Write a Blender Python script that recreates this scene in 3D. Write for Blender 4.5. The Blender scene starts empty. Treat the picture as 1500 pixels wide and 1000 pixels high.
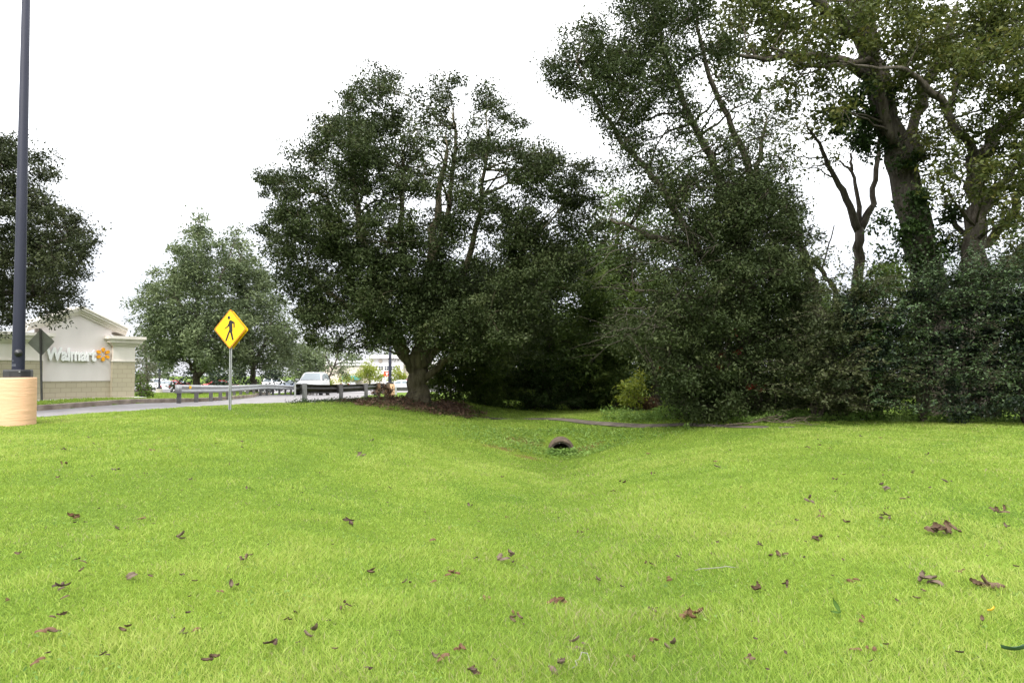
import bpy, bmesh, math, random
import numpy as np
from mathutils import Vector, Matrix

C = bpy.context.scene
COL = C.collection
RNG = np.random.default_rng(7)
random.seed(7)

# ------------------------------------------------------------------ camera
EYE = 1.6
F = 1000.0                      # focal length in photo pixels (24 mm on 36 mm)
PITCH = math.atan(0.0437)
cam = bpy.data.cameras.new('camera'); cam.lens = 24.0; cam.sensor_width = 36.0
cam.clip_start = 0.05; cam.clip_end = 3000
co = bpy.data.objects.new('camera', cam); COL.objects.link(co)
co.location = (0, 0, EYE); co.rotation_euler = (math.pi/2 + PITCH, 0, 0)
C.camera = co

# ------------------------------------------------------------------ light
SUN_EL, SUN_AZ = math.radians(50), math.radians(200)     # azimuth clockwise from +y: behind left
C.view_settings.view_transform = 'Standard'; C.view_settings.look = 'None'
C.view_settings.gamma = 1.0; C.view_settings.exposure = 1.6
w = bpy.data.worlds.new('World'); C.world = w; w.use_nodes = True
nt = w.node_tree; N = nt.nodes; L = nt.links; N.clear()
out = N.new('ShaderNodeOutputWorld'); bg = N.new('ShaderNodeBackground'); bg.inputs['Strength'].default_value = 0.1
sky = N.new('ShaderNodeTexSky'); sky.sky_type = 'NISHITA'; sky.sun_disc = False
sky.sun_elevation = SUN_EL; sky.sun_rotation = SUN_AZ
tc = N.new('ShaderNodeTexCoord'); sep = N.new('ShaderNodeSeparateXYZ'); L.new(tc.outputs['Generated'], sep.inputs[0])
ramp = N.new('ShaderNodeValToRGB'); e = ramp.color_ramp.elements      # overcast cloud deck: brighter overhead
e[0].position = 0.0; e[0].color = (0.24, 0.243, 0.262, 1); e[1].position = 0.9; e[1].color = (1.0, 1.0, 1.0, 1)
x_ = e.new(0.12); x_.color = (0.30, 0.304, 0.325, 1)
x_ = e.new(0.30); x_.color = (0.62, 0.625, 0.63, 1)
L.new(sep.outputs['Z'], ramp.inputs[0])
mul = N.new('ShaderNodeVectorMath'); mul.operation = 'SCALE'; mul.inputs['Scale'].default_value = 13.0
L.new(ramp.outputs[0], mul.inputs[0])
mx = N.new('ShaderNodeMix'); mx.data_type = 'RGBA'; mx.inputs['Factor'].default_value = 0.9
L.new(sky.outputs[0], mx.inputs['A']); L.new(mul.outputs[0], mx.inputs['B'])
L.new(mx.outputs['Result'], bg.inputs['Color']); L.new(bg.outputs[0], out.inputs[0])
sl = bpy.data.lights.new('sun', 'SUN'); sl.energy = 1.45; sl.angle = math.radians(14); sl.color = (1.0, 0.96, 0.9)
so = bpy.data.objects.new('sun', sl); COL.objects.link(so)
sd = Vector((math.sin(SUN_AZ)*math.cos(SUN_EL), math.cos(SUN_AZ)*math.cos(SUN_EL), math.sin(SUN_EL)))
so.rotation_euler = sd.to_track_quat('Z', 'Y').to_euler(); so.location = (0, 0, 40)
C.cycles.max_bounces = 8; C.cycles.diffuse_bounces = 5; C.cycles.transmission_bounces = 5
C.cycles.transparent_max_bounces = 4; C.cycles.glossy_bounces = 2

# ------------------------------------------------------------------ helpers
def ray(px, py):
    u = (px-750)/F; v = (500-py)/F
    return np.array([u, math.cos(PITCH)-v*math.sin(PITCH), math.sin(PITCH)+v*math.cos(PITCH)])
def at(px, py, Y):
    """photo measurement + distance -> point in the place"""
    r = ray(px, py)
    return np.array([0, 0, EYE]) + r*(Y/r[1])

def tag(o, label=None, cat=None, group=None, kind=None):
    if label: o['label'] = label
    if cat: o['category'] = cat
    if group: o['group'] = group
    if kind: o['kind'] = kind
    return o
def empty(name, loc, rz=0, label=None, cat=None, group=None):
    o = bpy.data.objects.new(name, None); COL.objects.link(o)
    o.location = tuple(loc); o.rotation_euler = (0, 0, rz); o.empty_display_size = .2
    return tag(o, label, cat, group)
def copy_tree(o, parent=None):
    c = o.copy(); COL.objects.link(c)
    if parent is not None: c.parent = parent
    for ch in list(o.children): copy_tree(ch, c)
    return c

class MB:
    """collects simple solids into one mesh"""
    def __init__(s): s.v = []; s.f = []; s.sm = []
    def add(s, vs, fs, smooth=False):
        b = len(s.v); s.v += [tuple(map(float, p)) for p in vs]
        s.f += [tuple(b+i for i in f) for f in fs]; s.sm += [smooth]*len(fs)
    def box(s, c, d, rz=0.0, taper=1.0):
        x, y, z = d[0]/2, d[1]/2, d[2]/2; vs = []
        for k, t in ((-1, 1.0), (1, taper)):
            for i, j in ((-1, -1), (1, -1), (1, 1), (-1, 1)):
                p = (i*x*t, j*y*t); q = (p[0]*math.cos(rz)-p[1]*math.sin(rz), p[0]*math.sin(rz)+p[1]*math.cos(rz))
                vs.append((c[0]+q[0], c[1]+q[1], c[2]+k*z))
        s.add(vs, [(3, 2, 1, 0), (4, 5, 6, 7), (0, 1, 5, 4), (1, 2, 6, 5), (2, 3, 7, 6), (3, 0, 4, 7)])
        return s
    def tube(s, pts, rad, n=8, cap=True):
        pts = [np.array(p, float) for p in pts]; m = len(pts)
        if np.isscalar(rad): rad = [rad]*m
        vs = []; prev = None
        for i in range(m):
            t = pts[min(i+1, m-1)]-pts[max(i-1, 0)]; t = t/(np.linalg.norm(t)+1e-9)
            if prev is None:
                a = np.cross(t, [0, 0, 1.0]) if abs(t[2]) < .9 else np.cross(t, [1.0, 0, 0])
            else:
                a = prev-t*np.dot(prev, t)
            a = a/(np.linalg.norm(a)+1e-9); b = np.cross(t, a); prev = a
            for k in range(n):
                q = 2*math.pi*k/n
                vs.append(pts[i]+rad[i]*(a*math.cos(q)+b*math.sin(q)))
        fs = [(i*n+k, i*n+(k+1) % n, (i+1)*n+(k+1) % n, (i+1)*n+k) for i in range(m-1) for k in range(n)]
        if cap: fs += [tuple(range(n-1, -1, -1)), tuple(range((m-1)*n, m*n))]
        s.add(vs, fs, True); return s
    def lathe(s, prof, n=32, c=(0, 0, 0), smooth=True):
        m = len(prof)
        vs = [(c[0]+r*math.cos(2*math.pi*k/n), c[1]+r*math.sin(2*math.pi*k/n), c[2]+z) for r, z in prof for k in range(n)]
        fs = [(i*n+k, i*n+(k+1) % n, (i+1)*n+(k+1) % n, (i+1)*n+k) for i in range(m-1) for k in range(n)]
        s.add(vs, fs, smooth); return s
    def prism(s, outline, o, ux, uy, un, depth):
        o, ux, uy, un = [np.array(a, float) for a in (o, ux, uy, un)]; n = len(outline)
        fr = [o+ux*a+uy*b for a, b in outline]; bk = [p+un*depth for p in fr]
        s.add(fr+bk, [tuple(range(n)), tuple(range(2*n-1, n-1, -1))]+[(i, i+n, (i+1) % n+n, (i+1) % n) for i in range(n)])
        return s
    def build(s, name, m, parent=None, bevel=0):
        me = bpy.data.meshes.new(name); me.from_pydata(s.v, [], s.f)
        me.polygons.foreach_set('use_smooth', s.sm); me.update()
        bm = bmesh.new(); bm.from_mesh(me); bmesh.ops.recalc_face_normals(bm, faces=bm.faces); bm.to_mesh(me); bm.free()
        me.materials.append(m)
        o = bpy.data.objects.new(name, me); COL.objects.link(o)
        if parent is not None: o.parent = parent
        if bevel:
            b = o.modifiers.new('bevel', 'BEVEL'); b.width = bevel; b.segments = 2; b.limit_method = 'ANGLE'
        return o

def poly_mesh(name, V, m, parent=None, tint=None, smooth=False):
    """V: (n, k, 3) array of n faces with k corners each, built fast"""
    n, k, _ = V.shape
    me = bpy.data.meshes.new(name)
    me.vertices.add(n*k); me.vertices.foreach_set('co', np.ascontiguousarray(V, dtype=np.float32).ravel())
    me.loops.add(n*k); me.loops.foreach_set('vertex_index', np.arange(n*k, dtype=np.int32))
    me.polygons.add(n); me.polygons.foreach_set('loop_start', np.arange(0, n*k, k, dtype=np.int32))
    me.update(calc_edges=True)
    if tint is not None:
        a = me.attributes.new('tint', 'FLOAT', 'FACE'); a.data.foreach_set('value', np.asarray(tint, dtype=np.float32))
    me.materials.append(m)
    o = bpy.data.objects.new(name, me); COL.objects.link(o)
    if parent is not None: o.parent = parent
    return o

# ------------------------------------------------------------------ materials
def new_mat(name):
    m = bpy.data.materials.new(name); m.use_nodes = True
    return m, m.node_tree, m.node_tree.nodes['Principled BSDF']
def c4(c): return (c[0], c[1], c[2], 1)
def mat(name, col, rough=.6, metal=0.0, spec=.4, col2=None, scale=6.0, detail=5, bump=0.0, bscale=30.0, stretch=None, lo=.35, hi=.7):
    m, t, b = new_mat(name)
    b.inputs['Roughness'].default_value = rough; b.inputs['Metallic'].default_value = metal
    b.inputs['Specular IOR Level'].default_value = spec
    b.inputs['Base Color'].default_value = c4(col)
    co_ = t.nodes.new('ShaderNodeTexCoord'); mp = t.nodes.new('ShaderNodeMapping'); t.links.new(co_.outputs['Object'], mp.inputs[0])
    if stretch: mp.inputs['Scale'].default_value = stretch
    if col2 is not None:
        nz = t.nodes.new('ShaderNodeTexNoise'); nz.inputs['Scale'].default_value = scale; nz.inputs['Detail'].default_value = detail
        t.links.new(mp.outputs[0], nz.inputs['Vector'])
        r = t.nodes.new('ShaderNodeValToRGB'); r.color_ramp.elements[0].position = lo; r.color_ramp.elements[1].position = hi
        r.color_ramp.elements[0].color = c4(col); r.color_ramp.elements[1].color = c4(col2)
        t.links.new(nz.outputs['Fac'], r.inputs[0]); t.links.new(r.outputs[0], b.inputs['Base Color'])
    if bump:
        n2 = t.nodes.new('ShaderNodeTexNoise'); n2.inputs['Scale'].default_value = bscale; n2.inputs['Detail'].default_value = 6
        t.links.new(mp.outputs[0], n2.inputs['Vector'])
        bp = t.nodes.new('ShaderNodeBump'); bp.inputs['Strength'].default_value = bump; bp.inputs['Distance'].default_value = .05 if 'bark' in name else .03
        t.links.new(n2.outputs['Fac'], bp.inputs['Height']); t.links.new(bp.outputs[0], b.inputs['Normal'])
    return m
def leaf_mat(name, cols, rough=.45, trans=.25, spec=.4):
    """leaf colours spread by a per-leaf random attribute"""
    m, t, b = new_mat(name)
    at_ = t.nodes.new('ShaderNodeAttribute'); at_.attribute_name = 'tint'
    r = t.nodes.new('ShaderNodeValToRGB'); el = r.color_ramp.elements
    el[0].position = 0; el[0].color = c4(cols[0]); el[1].position = 1; el[1].color = c4(cols[-1])
    for i, c in enumerate(cols[1:-1]):
        q = el.new((i+1)/(len(cols)-1)); q.color = c4(c)
    t.links.new(at_.outputs['Fac'], r.inputs[0]); t.links.new(r.outputs[0], b.inputs['Base Color'])
    b.inputs['Roughness'].default_value = rough; b.inputs['Specular IOR Level'].default_value = spec
    tr = t.nodes.new('ShaderNodeBsdfTranslucent')
    hs = t.nodes.new('ShaderNodeHueSaturation'); hs.inputs['Hue'].default_value = .485; hs.inputs['Value'].default_value = 1.3
    t.links.new(r.outputs[0], hs.inputs['Color']); t.links.new(hs.outputs[0], tr.inputs['Color'])
    mxs = t.nodes.new('ShaderNodeMixShader'); mxs.inputs[0].default_value = trans
    t.links.new(b.outputs[0], mxs.inputs[1]); t.links.new(tr.outputs[0], mxs.inputs[2])
    t.links.new(mxs.outputs[0], t.nodes['Material Output'].inputs[0])
    return m

OAK = leaf_mat('oak_leaf', [(0.0190, 0.0289, 0.0100), (0.0352, 0.0501, 0.0176), (0.0542, 0.0712, 0.0276), (0.0842, 0.0979, 0.0403)], .55, .16, 0.10)
OAK2 = leaf_mat('live_oak_leaf', [(0.0182, 0.0263, 0.0104), (0.0320, 0.0424, 0.0166), (0.0480, 0.0583, 0.0248), (0.0708, 0.0800, 0.0352)], .55, .16, 0.12)
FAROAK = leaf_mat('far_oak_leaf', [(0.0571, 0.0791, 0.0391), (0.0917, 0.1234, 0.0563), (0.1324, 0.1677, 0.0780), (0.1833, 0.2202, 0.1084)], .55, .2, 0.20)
PECAN = leaf_mat('pecan_leaf', [(0.0339, 0.0488, 0.0117), (0.0565, 0.0752, 0.0176), (0.0903, 0.1068, 0.0254), (0.1355, 0.1271, 0.0274)], .55, .35, 0.20)
VINE = leaf_mat('vine_leaf', [(0.0160, 0.0320, 0.0080), (0.0280, 0.0544, 0.0128), (0.0440, 0.0800, 0.0176)], .55, .25, 0.20)
BRIGHT = leaf_mat('bright_leaf', [(0.0382, 0.0680, 0.0136), (0.0638, 0.1020, 0.0187), (0.0935, 0.1360, 0.0255)], .55, .35, 0.20)
SHRUB = leaf_mat('shrub_leaf', [(0.0058, 0.0119, 0.0061), (0.0094, 0.0184, 0.0092), (0.0153, 0.0281, 0.0135), (0.0724, 0.1136, 0.0454)], .55, .12, 0.20)
WOOD = leaf_mat('wood_leaf', [(0.0330, 0.0557, 0.0167), (0.0578, 0.0928, 0.0240), (0.0928, 0.1392, 0.0331), (0.1546, 0.2042, 0.0516)], .55, .25, 0.10)
YELLOW = leaf_mat('yellow_leaf', [(.12, .17, .02), (.20, .25, .03), (.30, .32, .04)], .5, .4, .3)
GREY = leaf_mat('grey_leaf', [(.10, .11, .07), (.16, .16, .11), (.20, .19, .14)], .6, .25, .3)
REDL = leaf_mat('red_leaf', [(.10, .02, .012), (.16, .03, .015)], .5, .3, .3)
BROWNL = leaf_mat('brown_leaf', [(0.0575, 0.0312, 0.0168), (0.1265, 0.0720, 0.0441), (0.2300, 0.1500, 0.0998)], .6, .1, .3)
GRASS = leaf_mat('grass_blade', [(0.1119, 0.1859, 0.0307), (0.1844, 0.2887, 0.0394), (0.2567, 0.3655, 0.0570), (0.3554, 0.4105, 0.1094), (0.2962, 0.2404, 0.1643)], .55, .4, 0.20)
WEED = leaf_mat('weed_leaf', [(0.0877, 0.1617, 0.0351), (0.1515, 0.2541, 0.0546), (0.2392, 0.3388, 0.0975)], .55, .35, 0.20)
BARK = mat('bark', (0.0413, 0.0323, 0.0240), .9, 0, .2, (0.1125, 0.0975, 0.0750), 5, 8, .8, 14, (3, 3, .7))
BARKG = mat('mossy_bark', (0.0476, 0.0401, 0.0233), .9, 0, .2, (0.1375, 0.1196, 0.0761), 3, 8, .8, 12, (3, 3, .7))
BARKP = mat('pale_bark', (0.0441, 0.0363, 0.0269), .9, 0, .2, (0.1089, 0.0959, 0.0778), 4, 8, .8, 14, (3, 3, .7))
ASPH = mat('asphalt', (0.1890, 0.1785, 0.1820), .9, 0, .25, (0.2450, 0.2345, 0.2345), 1.2, 8, .25, 220)
PATHM = mat('path_asphalt', (0.0693, 0.0588, 0.0486), .95, 0, .2, (0.1485, 0.1274, 0.1012), 3, 8, .4, 120)
KERB = mat('kerb_concrete', (.17, .135, .11), .9, 0, .2, (.33, .28, .23), 2.5, 8, .3, 60)
CONC = mat('sidewalk_concrete', (.33, .30, .26), .9, 0, .2, (.42, .39, .34), 2, 6, .2, 60)
REDCLAY = mat('red_clay', (.16, .055, .03), .95, 0, .15, (.10, .06, .03), 9, 6, .5, 40)
GALV = mat('galvanised', (.33, .335, .34), .55, .55, .4, (.46, .465, .47), 3, 5, .1, 30)
GALVD = mat('weathered_steel', (0.0910, 0.0875, 0.0840), .6, .45, .3, (0.1680, 0.1610, 0.1575), 3, 6, .15, 25)
POSTM = mat('weathered_post', (.17, .17, .175), .6, .3, .3, (.25, .25, .255), 3, 5, .1, 30)
RUST = mat('rusty_rail', (.10, .085, .07), .75, .3, .3, (.22, .14, .08), 2.5, 6, .2, 25)
POLEM = mat('pole_paint', (0.0158, 0.0176, 0.0319), .6, 0, .25, (0.0206, 0.0225, 0.0391), 4, 6, .05, 40, (1, 1, .25))
BLACKM = mat('base_cover_paint', (.018, .018, .021), .45, 0, .5, (.03, .03, .034), 8, 5)
PEACH = mat('peach_painted_concrete', (0.6051, 0.3804, 0.2286), .85, 0, .25, (0.5425, 0.3413, 0.2087), 2.2, 7, .5, 9, (.35, .35, 2.2))
SIGNY = mat('sign_yellow', (.83, .52, .008), .45, 0, .4, (.78, .48, .008), 3, 4)
SIGNO = mat('sign_edge', (.62, .25, .015), .5)
SIGNK = mat('sign_black', (.012, .012, .014), .5)
SIGNB = mat('sign_back', (.22, .22, .20), .55, .5, .4, (.28, .28, .26), 4, 5)
STUC = mat('stucco', (.64, .59, .57), .95, 0, .15, (.74, .69, .67), .9, 8, .15, 70, (1, 1, .5))
CREAM = mat('cream_cornice', (0.6600, 0.6136, 0.5472), .85, 0, .2, (0.7600, 0.7176, 0.6726), 1.3, 7, .05, 40, (1, 1, .3))
WHITEP = mat('white_letter', (.82, .82, .82), .4)
EMBL = mat('emblem_yellow', (.82, .36, .012), .45)
GLASS = mat('car_glass', (.10, .125, .14), .12, 0, .8)
GLASSL = mat('car_glass_lit', (.16, .20, .22), .15, 0, .8)
TYRE = mat('tyre', (.015, .015, .016), .8)
RIM = mat('rim', (.4, .4, .42), .3, .8)
HEADL = mat('headlight', (.75, .77, .8), .1, 0, .8)
TAILL = mat('tail_light', (.45, .01, .01), .2, 0, .6)
STONE = mat('pale_stone', (.5, .5, .5), .8, 0, .2, (.6, .6, .58), 12, 4)
TWIG = mat('twig_wood', (0.0600, 0.0464, 0.0330), .9, 0, .2, (0.1200, 0.0986, 0.0715), 12, 4)
PALETWIG = mat('pale_twig', (.22, .21, .18), .8)
REFL = mat('reflector', (.75, .45, .02), .4)

# blocks of the monument sign: coursed split-face
def block_mat():
    m, t, b = new_mat('painted_block'); b.inputs['Roughness'].default_value = .9; b.inputs['Specular IOR Level'].default_value = .2
    g = t.nodes.new('ShaderNodeTexCoord'); sp = t.nodes.new('ShaderNodeSeparateXYZ'); t.links.new(g.outputs['Object'], sp.inputs[0])
    cb = t.nodes.new('ShaderNodeCombineXYZ'); t.links.new(sp.outputs['X'], cb.inputs['X']); t.links.new(sp.outputs['Z'], cb.inputs['Y'])
    br = t.nodes.new('ShaderNodeTexBrick'); br.inputs['Scale'].default_value = 1.0
    br.inputs['Brick Width'].default_value = .41; br.inputs['Row Height'].default_value = .203; br.inputs['Mortar Size'].default_value = .008
    br.inputs['Color1'].default_value = (.41, .365, .265, 1); br.inputs['Color2'].default_value = (.44, .39, .285, 1); br.inputs['Mortar'].default_value = (.30, .26, .19, 1)
    t.links.new(cb.outputs[0], br.inputs['Vector']); t.links.new(br.outputs['Color'], b.inputs['Base Color'])
    bp = t.nodes.new('ShaderNodeBump'); bp.inputs['Strength'].default_value = .5; bp.inputs['Distance'].default_value = .01; bp.invert = True
    t.links.new(br.outputs['Fac'], bp.inputs['Height']); t.links.new(bp.outputs[0], b.inputs['Normal'])
    return m
BLOCK = block_mat()

def paint(name, col): return mat(name, col, .28, 0, .6)

# ------------------------------------------------------------------ terrain heights (thin-plate through surveyed points)
_pix = [(850,1000,3.3),(840,850,5.6),(830,760,8.5),(825,700,13),(822,664,17.6),
 (0,1000,3.1),(0,800,5.4),(0,700,8.3),(0,640,12.3),(25,621,14),(337,599,18.4),(330,700,8.8),(330,800,5.7),(500,650,12.5),(500,621,17),(590,608,20),
 (1500,1000,3.1),(1500,800,5.4),(1500,700,8.5),(1500,650,12),(1350,619,17),(1150,628,16),(1100,660,12.2),(1100,720,8.4),(1100,800,6),
 (630,606,22.5),(820,613,20.3),(1000,622,17.8),(700,632,18.5),(960,645,16.6),(770,655,17.5),(822,636,18.7),(890,655,17.2),
 (800,604,25),(930,600,26),(612,588,22),(655,589,22.9),(680,599,22.8),(700,606,22.6),(560,591,23.3),(620,603,20.9),(442,592,23.5),(496,589,27),(533,585,30.5),(566,581,35),
 (60,611,17.5),(55,602,20.9),(250,589,27),(370,580,41),(459,578,52),(288,577,42),(1500,612,21)]
_pts = [tuple(at(*p)) for p in _pix]
_pts += [(-17.7,32,.17),(-20,28,.17),(-22,32,.2),(-18.4,29.5,.2),(-15.6,26,.45),(-20,20,.5),(-26,15,.6),(-30,30,.3),(0,-6,.25),(-8,-4,.4),(8,-4,.4),(-14,6,.5),(14,6,.45),
 (16,14,.42),(22,22,.4),(12,30,.3),(3,34,.1),(-5,40,.0),(6,50,0.0),(-20,60,-.5),(-8,62,-.5),(-30,85,-.9),(-5,90,-.95),(-60,60,-.7),(40,50,.2),
 (-45,40,-.1),(-60,100,-1.2),(0,130,-1.2),(60,110,-.4),(-150,150,-1.3),(0,220,-1.3),(150,150,-1),(-120,0,0),(120,0,0.4),(0,-80,.4),(-90,200,-1.3),(90,220,-1.2)]
_P = np.array(_pts)
def _phi(r2): return np.where(r2 > 1e-9, r2*np.log(np.maximum(r2, 1e-9))*.5, 0)
_n = len(_P)
_A = np.zeros((_n+3, _n+3))
_d = _P[:, None, :2]-_P[None, :, :2]; _A[:_n, :_n] = _phi((_d**2).sum(-1))+np.eye(_n)*.12
_A[:_n, _n] = 1; _A[:_n, _n+1:] = _P[:, :2]; _A[_n, :_n] = 1; _A[_n+1:, :_n] = _P[:, :2].T
_W = np.linalg.solve(_A, np.concatenate([_P[:, 2], np.zeros(3)]))
def H(x, y):
    x = np.atleast_1d(np.asarray(x, float)); y = np.atleast_1d(np.asarray(y, float)); sh = x.shape
    x = x.ravel(); y = y.ravel(); o = np.empty(len(x))
    for i in range(0, len(x), 20000):
        a, b = x[i:i+20000], y[i:i+20000]
        r2 = (a[:, None]-_P[None, :, 0])**2+(b[:, None]-_P[None, :, 1])**2
        o[i:i+20000] = _phi(r2)@_W[:_n]+_W[_n]+_W[_n+1]*a+_W[_n+2]*b
    o -= .13*np.exp(-((x-.25-.055*y)/.75)**2)*np.clip((y-2)/4, 0, 1)*np.clip((17.5-y)/1.5, 0, 1)
    return np.clip(o, -2.5, 1.5).reshape(sh)
def h1(x, y): return float(H(x, y)[0])
def ground_pt(px, py, y0=2.5, y1=60):
    """where the sight line of a photo point meets the terrain"""
    r = ray(px, py); Y = np.linspace(y0, y1, 900); k = Y/r[1]
    d = EYE+r[2]*k-H(r[0]*k, Y); i = int(np.argmax(d < 0))
    if d[i] >= 0: i = len(Y)-1
    yy = Y[i]; kk = yy/r[1]
    return np.array([r[0]*kk, yy, h1(r[0]*kk, yy)])

def vnoise(x, y, s, seed=0):
    """smooth value noise"""
    g = np.random.default_rng(seed).random((128, 128)); x = x/s; y = y/s
    xi = np.floor(x).astype(int); yi = np.floor(y).astype(int); fx = x-xi; fy = y-yi
    fx = fx*fx*(3-2*fx); fy = fy*fy*(3-2*fy)
    a = g[xi % 128, yi % 128]; b = g[(xi+1) % 128, yi % 128]; c = g[xi % 128, (yi+1) % 128]; d = g[(xi+1) % 128, (yi+1) % 128]
    return (a*(1-fx)+b*fx)*(1-fy)+(c*(1-fx)+d*fx)*fy

# ------------------------------------------------------------------ road, path
def resample(pl, step):
    pl = np.array(pl, float); seg = np.linalg.norm(np.diff(pl, axis=0), axis=1); s = np.concatenate([[0], np.cumsum(seg)])
    n = max(2, int(s[-1]/step)); t = np.linspace(0, s[-1], n)
    o = np.stack([np.interp(t, s, pl[:, 0]), np.interp(t, s, pl[:, 1])], 1)
    for _ in range(6): o[1:-1] = (o[:-2]+2*o[1:-1]+o[2:])/4
    return o
FAR_EDGE = [(-34,3),(-26,8),(-20,13.5),(-16.6,17.5),(-14.9,21),(-14.0,25),(-13.8,30),(-14.8,39),(-17.5,48),(-20,60),(-23,82)]
NEAR_EDGE = [(-29,-2),(-21,5),(-16.5,10.5),(-13.4,14.6),(-11.3,17.9),(-9.3,21),(-7.8,23.6),(-7.4,27),(-7.4,33),(-8.6,41),(-10.9,50),(-13,62),(-15,82)]
_fe = resample(FAR_EDGE, .5); _ne = resample(NEAR_EDGE, .5)
M_ = 170
def _re(p, m):
    t = np.linspace(0, len(p)-1, m); i = np.arange(len(p)); return np.stack([np.interp(t, i, p[:, 0]), np.interp(t, i, p[:, 1])], 1)
# match both edges by their distance along y so the strip stays square to the road
_fe = _re(_fe, M_); _ne = _re(_ne, M_)
ROADPOLY = np.concatenate([_ne, _fe[::-1]])
PATH = resample([(-5.6,24.6),(-4.2,23.8),tuple(at(630,606,22.5)[:2]),tuple(at(820,613,20.3)[:2]),tuple(at(1000,622,17.8)[:2]),tuple(at(1150,628,16)[:2]),(7.2,15.9)], .4)
def in_poly(x, y, poly):
    x = np.asarray(x); y = np.asarray(y); c = np.zeros(x.shape, bool); n = len(poly); j = n-1
    for i in range(n):
        xi, yi = poly[i]; xj, yj = poly[j]
        if yi != yj:
            c ^= ((yi > y) != (yj > y)) & (x < (xj-xi)*(y-yi)/(yj-yi)+xi)
        j = i
    return c
def path_dist(x, y):
    d = np.full(np.shape(x), 1e9)
    for p in PATH: d = np.minimum(d, (x-p[0])**2+(y-p[1])**2)
    return np.sqrt(d)
OAKB = at(612, 588, 22)
def litter_mask(x, y):
    """bare, leaf strewn mound round the big oak, running down to the right"""
    d1 = np.sqrt(((x-OAKB[0]+.2)/2.1)**2+((y-OAKB[1]-.1)/1.45)**2)
    d2 = np.sqrt(((x+2.5)/1.5)**2+((y-22.6)/.85)**2)
    d3 = np.sqrt(((x+5.3)/1.7)**2+((y-27)/3.6)**2)
    return np.minimum(np.minimum(d1, d2), d3)+(vnoise(x, y, .45, 3)-.5)*.5

# ground sheet
gx = np.unique(np.concatenate([np.linspace(-420, -60, 16), np.linspace(-60, -18, 36), np.linspace(-18, 18, 200), np.linspace(18, 60, 30), np.linspace(60, 420, 14)]))
gy = np.unique(np.concatenate([np.linspace(-120, -6, 12), np.linspace(-6, 30, 210), np.linspace(30, 80, 60), np.linspace(80, 500, 24)]))
GX, GY = np.meshgrid(gx, gy)
GZ = H(GX, GY)+(vnoise(GX, GY, .6, 1)-.5)*.03+(vnoise(GX, GY, 2.2, 2)-.5)*.05
_inr = in_poly(GX, GY, ROADPOLY); GZ[_inr] -= .14
LOT = [(-75,74),(-24,74),(-15.5,78),(-10,84),(12,86),(12,150),(-75,150)]
_inl = in_poly(GX, GY, np.array(LOT)); GZ[_inl] -= .12
_lm = np.clip(1.2-litter_mask(GX, GY), 0, 1); GZ += _lm*.10
ny, nx = GX.shape
PIPE = at(822, 657, 17.8)
me = bpy.data.meshes.new('ground')
idx = np.arange(nx*ny).reshape(ny, nx)
Q = np.stack([idx[:-1, :-1], idx[:-1, 1:], idx[1:, 1:], idx[1:, :-1]], -1).reshape(-1, 4)
_G = np.stack([GX, GY, GZ], -1).reshape(-1, 3); _c = _G[Q].mean(1)
_hole = (np.abs(_c[:, 0]-PIPE[0]) < .28) & (_c[:, 1] > PIPE[1]-.02) & (_c[:, 1] < PIPE[1]+1.8) & ((_c[:, 0]-PIPE[0])**2+(_c[:, 2]-PIPE[2]+.13)**2 < .27**2)
Q = Q[~_hole]
me.from_pydata(_G.tolist(), [], Q.tolist())
me.polygons.foreach_set('use_smooth', np.ones(len(Q), bool))
a = me.attributes.new('bare', 'FLOAT', 'POINT'); 
bare = np.clip((1.15-litter_mask(GX, GY))*2.2, 0, 1)
a.data.foreach_set('value', bare.ravel().astype(np.float32))
a = me.attributes.new('clay', 'FLOAT', 'POINT')
def clay(x, y):
    s = 0
    for px, py, rx, ry in ((862,655,.5,.2),(765,645,.55,.25),(730,655,.4,.2),(770,668,.35,.2)):
        g = ground_pt(px, py, 12, 30); s = np.maximum(s, 1.25-np.sqrt(((x-g[0])/rx)**2+((y-g[1])/ry)**2)+(vnoise(x, y, .25, 5)-.5)*.9)
    return np.clip(s*1.2, 0, .7)
a.data.foreach_set('value', clay(GX, GY).ravel().astype(np.float32))
m, t, b = new_mat('lawn_soil'); b.inputs['Roughness'].default_value = .95; b.inputs['Specular IOR Level'].default_value = .1
def node(k): return t.nodes.new(k)
tc = node('ShaderNodeTexCoord')
n1 = node('ShaderNodeTexNoise'); n1.inputs['Scale'].default_value = .55; n1.inputs['Detail'].default_value = 6; t.links.new(tc.outputs['Object'], n1.inputs['Vector'])
r1 = node('ShaderNodeValToRGB'); r1.color_ramp.elements[0].position = .3; r1.color_ramp.elements[0].color = (.065, .118, .013, 1); r1.color_ramp.elements[1].position = .72; r1.color_ramp.elements[1].color = (.118, .168, .022, 1)
t.links.new(n1.outputs['Fac'], r1.inputs[0])
n2 = node('ShaderNodeTexNoise'); n2.inputs['Scale'].default_value = 28; n2.inputs['Detail'].default_value = 8; t.links.new(tc.outputs['Object'], n2.inputs['Vector'])
mA = node('ShaderNodeMix'); mA.data_type = 'RGBA'; mA.blend_type = 'OVERLAY'; mA.inputs['Factor'].default_value = .7
t.links.new(r1.outputs[0], mA.inputs['A']); t.links.new(n2.outputs['Fac'], mA.inputs['B'])
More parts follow.
